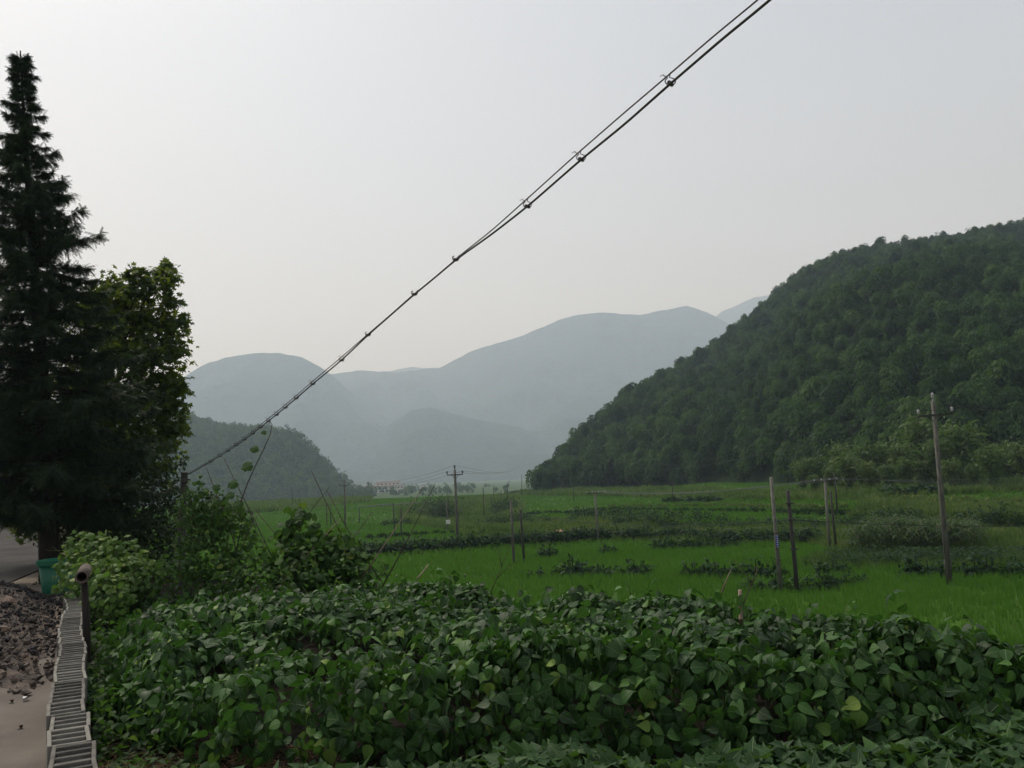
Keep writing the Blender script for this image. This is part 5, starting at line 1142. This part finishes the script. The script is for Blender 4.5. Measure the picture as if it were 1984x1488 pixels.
v, f, r, uv = scatter(sp_t, SP, frames(SD, np.array([0, 0, 1.0])+rng.normal(0, .45, (n, 3))), SS_, np.clip(rng.normal(.4, .25, n), 0, 1))
link('crown', build(v, f, rnd=r, smooth=False), M_conifer, e)
print('conifer tris', len(f[0]))
# ------------------------------------------------------------------ plane tree behind it
pd0 = cdist+4.5
pc = [(262, 575, .4), (292, 560, .28), (316, 545, .2), (240, 615, .7), (285, 630, .6), (318, 640, .35), (345, 632, .17), (300, 690, .8), (320, 700, .5), (250, 700, 1.0), (290, 770, .9), (325, 760, .45), (320, 800, .5), (300, 850, .7), (250, 820, 1.0), (318, 870, .4), (200, 640, .9), (212, 595, .5), (178, 600, .7), (225, 665, .9), (190, 760, 1.2), (220, 900, .9), (290, 920, .55), (180, 860, 1.1), (60, 930, 1.3), (30, 860, 1.4), (100, 830, 1.4), (50, 975, .7), (60, 1005, .35), (265, 535, .13), (320, 522, .12), (222, 560, .25), (330, 585, .16), (345, 752, .15), (343, 830, .15)]
C_ = np.array([P(a, b, pd0+rng.uniform(-.5, .9)) for a, b, r in pc]); Rr = np.array([c[2] if c[2] > .36 else c[2]*1.5+.06 for c in pc])
tb = P(140, 1100, pd0+.3); tb = np.array([tb[0], tb[1], 0.0]); e = tag(empty('plane_tree', tb), 'broadleaf plane tree with yellow-green lobed leaves behind the conifer', 'tree')
m = MB().tube([(0, 0, -.3), (.1, 0, 1.5), (.2, 0, 3.0), (.25, 0, 4.6)], [.2, .17, .14, .08], 10)
tips = []
for c, r in zip(C_-tb, Rr):
    b0 = np.array([.12, 0, min(max(c[2]*.45, 1.0), 3.8)]); mid = (b0+c)/2+[0, 0, .15]; m.tube([b0, mid, c], [.06, .035, .012], 5)
    for q in range(int(6+r*9)):
        u = rand_unit(1)[0]; u[2] = abs(u[2])*.7+.1; p1 = c+u*r; m.tube([c, c+u*r*.5+rng.normal(0, .04, 3), p1], [.011, .007, .003], 4, cap=False); tips.append((c, p1))
m.obj('trunk', M_bark, e)
w = Rr**2/np.sum(Rr**2); n = 8500; k = rng.choice(len(pc), n, p=w); u = rand_unit(n); p = (C_-tb)[k]+u*(Rr[k]*rng.uniform(.25, 1.08, n)+np.abs(rng.normal(0, .09, n)))[:, None]
tp = np.array(tips); m2 = 5200; k2 = rng.integers(0, len(tp), m2); s = rng.uniform(.5, 1.12, m2)[:, None]; p2 = tp[k2, 0]*(1-s)+tp[k2, 1]*s+rng.normal(0, .05, (m2, 3)); u2 = rand_unit(m2)
p = np.vstack([p, p2]); u = np.vstack([u, u2]); n = len(p)
dk = rand_unit(n)+u*.4; dk[:, 2] -= .5; v, f, r, uv = scatter(plane_t, p, frames(dk, u*.3+[0, 0, .8]+rng.normal(0, .45, (n, 3))), rng.uniform(.10, .19, n), np.clip(rng.normal(.5, .25, n), 0, 1))
link('crown', build(v, f, rnd=r, uv=uv), M_plane, e)
# dark undergrowth under both trees
def shrub(lumps, dep, label, name='shrub', leaf=.09, per=260):
    C_ = np.array([P(a, b, dep+rng.uniform(-.3, .8)) for a, b, r in lumps]); Rr = np.array([c[2] for c in lumps]); n = int(per*np.sum(Rr**2)*12); k = rng.choice(len(lumps), n, p=Rr**2/np.sum(Rr**2))
    b0 = np.array([C_[0][0], C_[0][1], float(gz(C_[0][0], C_[0][1]))]); u = rand_unit(n); p = C_[k]+u*Rr[k][:, None]*rng.uniform(.6, 1.1, n)[:, None]-b0; dk = rand_unit(n)+u*.6; dk[:, 2] -= .2
    e = tag(empty(name, b0), label, 'shrub'); v, f, r, uv = scatter(simple_t, p, frames(dk, u*.6+[0, 0, .7]+rng.normal(0, .4, (n, 3))), leaf*rng.uniform(.6, 1.4, n), np.clip(rng.normal(.4, .25, n), 0, 1)); link('foliage', build(v, f, rnd=r, uv=uv), M_shrub, e)
    m = MB()
    for c in C_: m.tube([(rng.normal(0, .15), rng.normal(0, .15), -.4), (c-b0)*.6+[0, 0, -.1], c-b0], [.03, .02, .008], 5)
    m.obj('branches', M_bark, e); return e
shrub([(135, 1020, .7), (140, 1080, .5), (170, 1110, .5), (60, 1000, .45), (230, 1110, .5), (200, 960, .9), (150, 1000, .9), (260, 990, .8), (310, 960, .5), (320, 1010, .5), (290, 1050, .7), (220, 1050, .9), (160, 1070, .7), (335, 1050, .4), (300, 900, .6), (130, 940, .8), (250, 1100, .6), (330, 1095, .45)], cdist+2.0, 'mass of dark undergrowth below the plane tree', per=150)
shrub([(440, 1000, .3), (415, 975, .25), (470, 1010, .25), (400, 1020, .4)], 17.5, 'small dark bush behind the climbing beans', per=200)
shrub([(20, 1000, .9), (5, 985, .8), (28, 985, .5), (-40, 990, 1.2)], 55, 'dark roadside hedge beside the small pale house', per=30, leaf=.25)
shrub([(95, 1100, .16), (75, 1130, .1), (80, 1148, .12)], cdist-.2, 'weeds growing round the foot of the conifer trunk', per=300, leaf=.06)
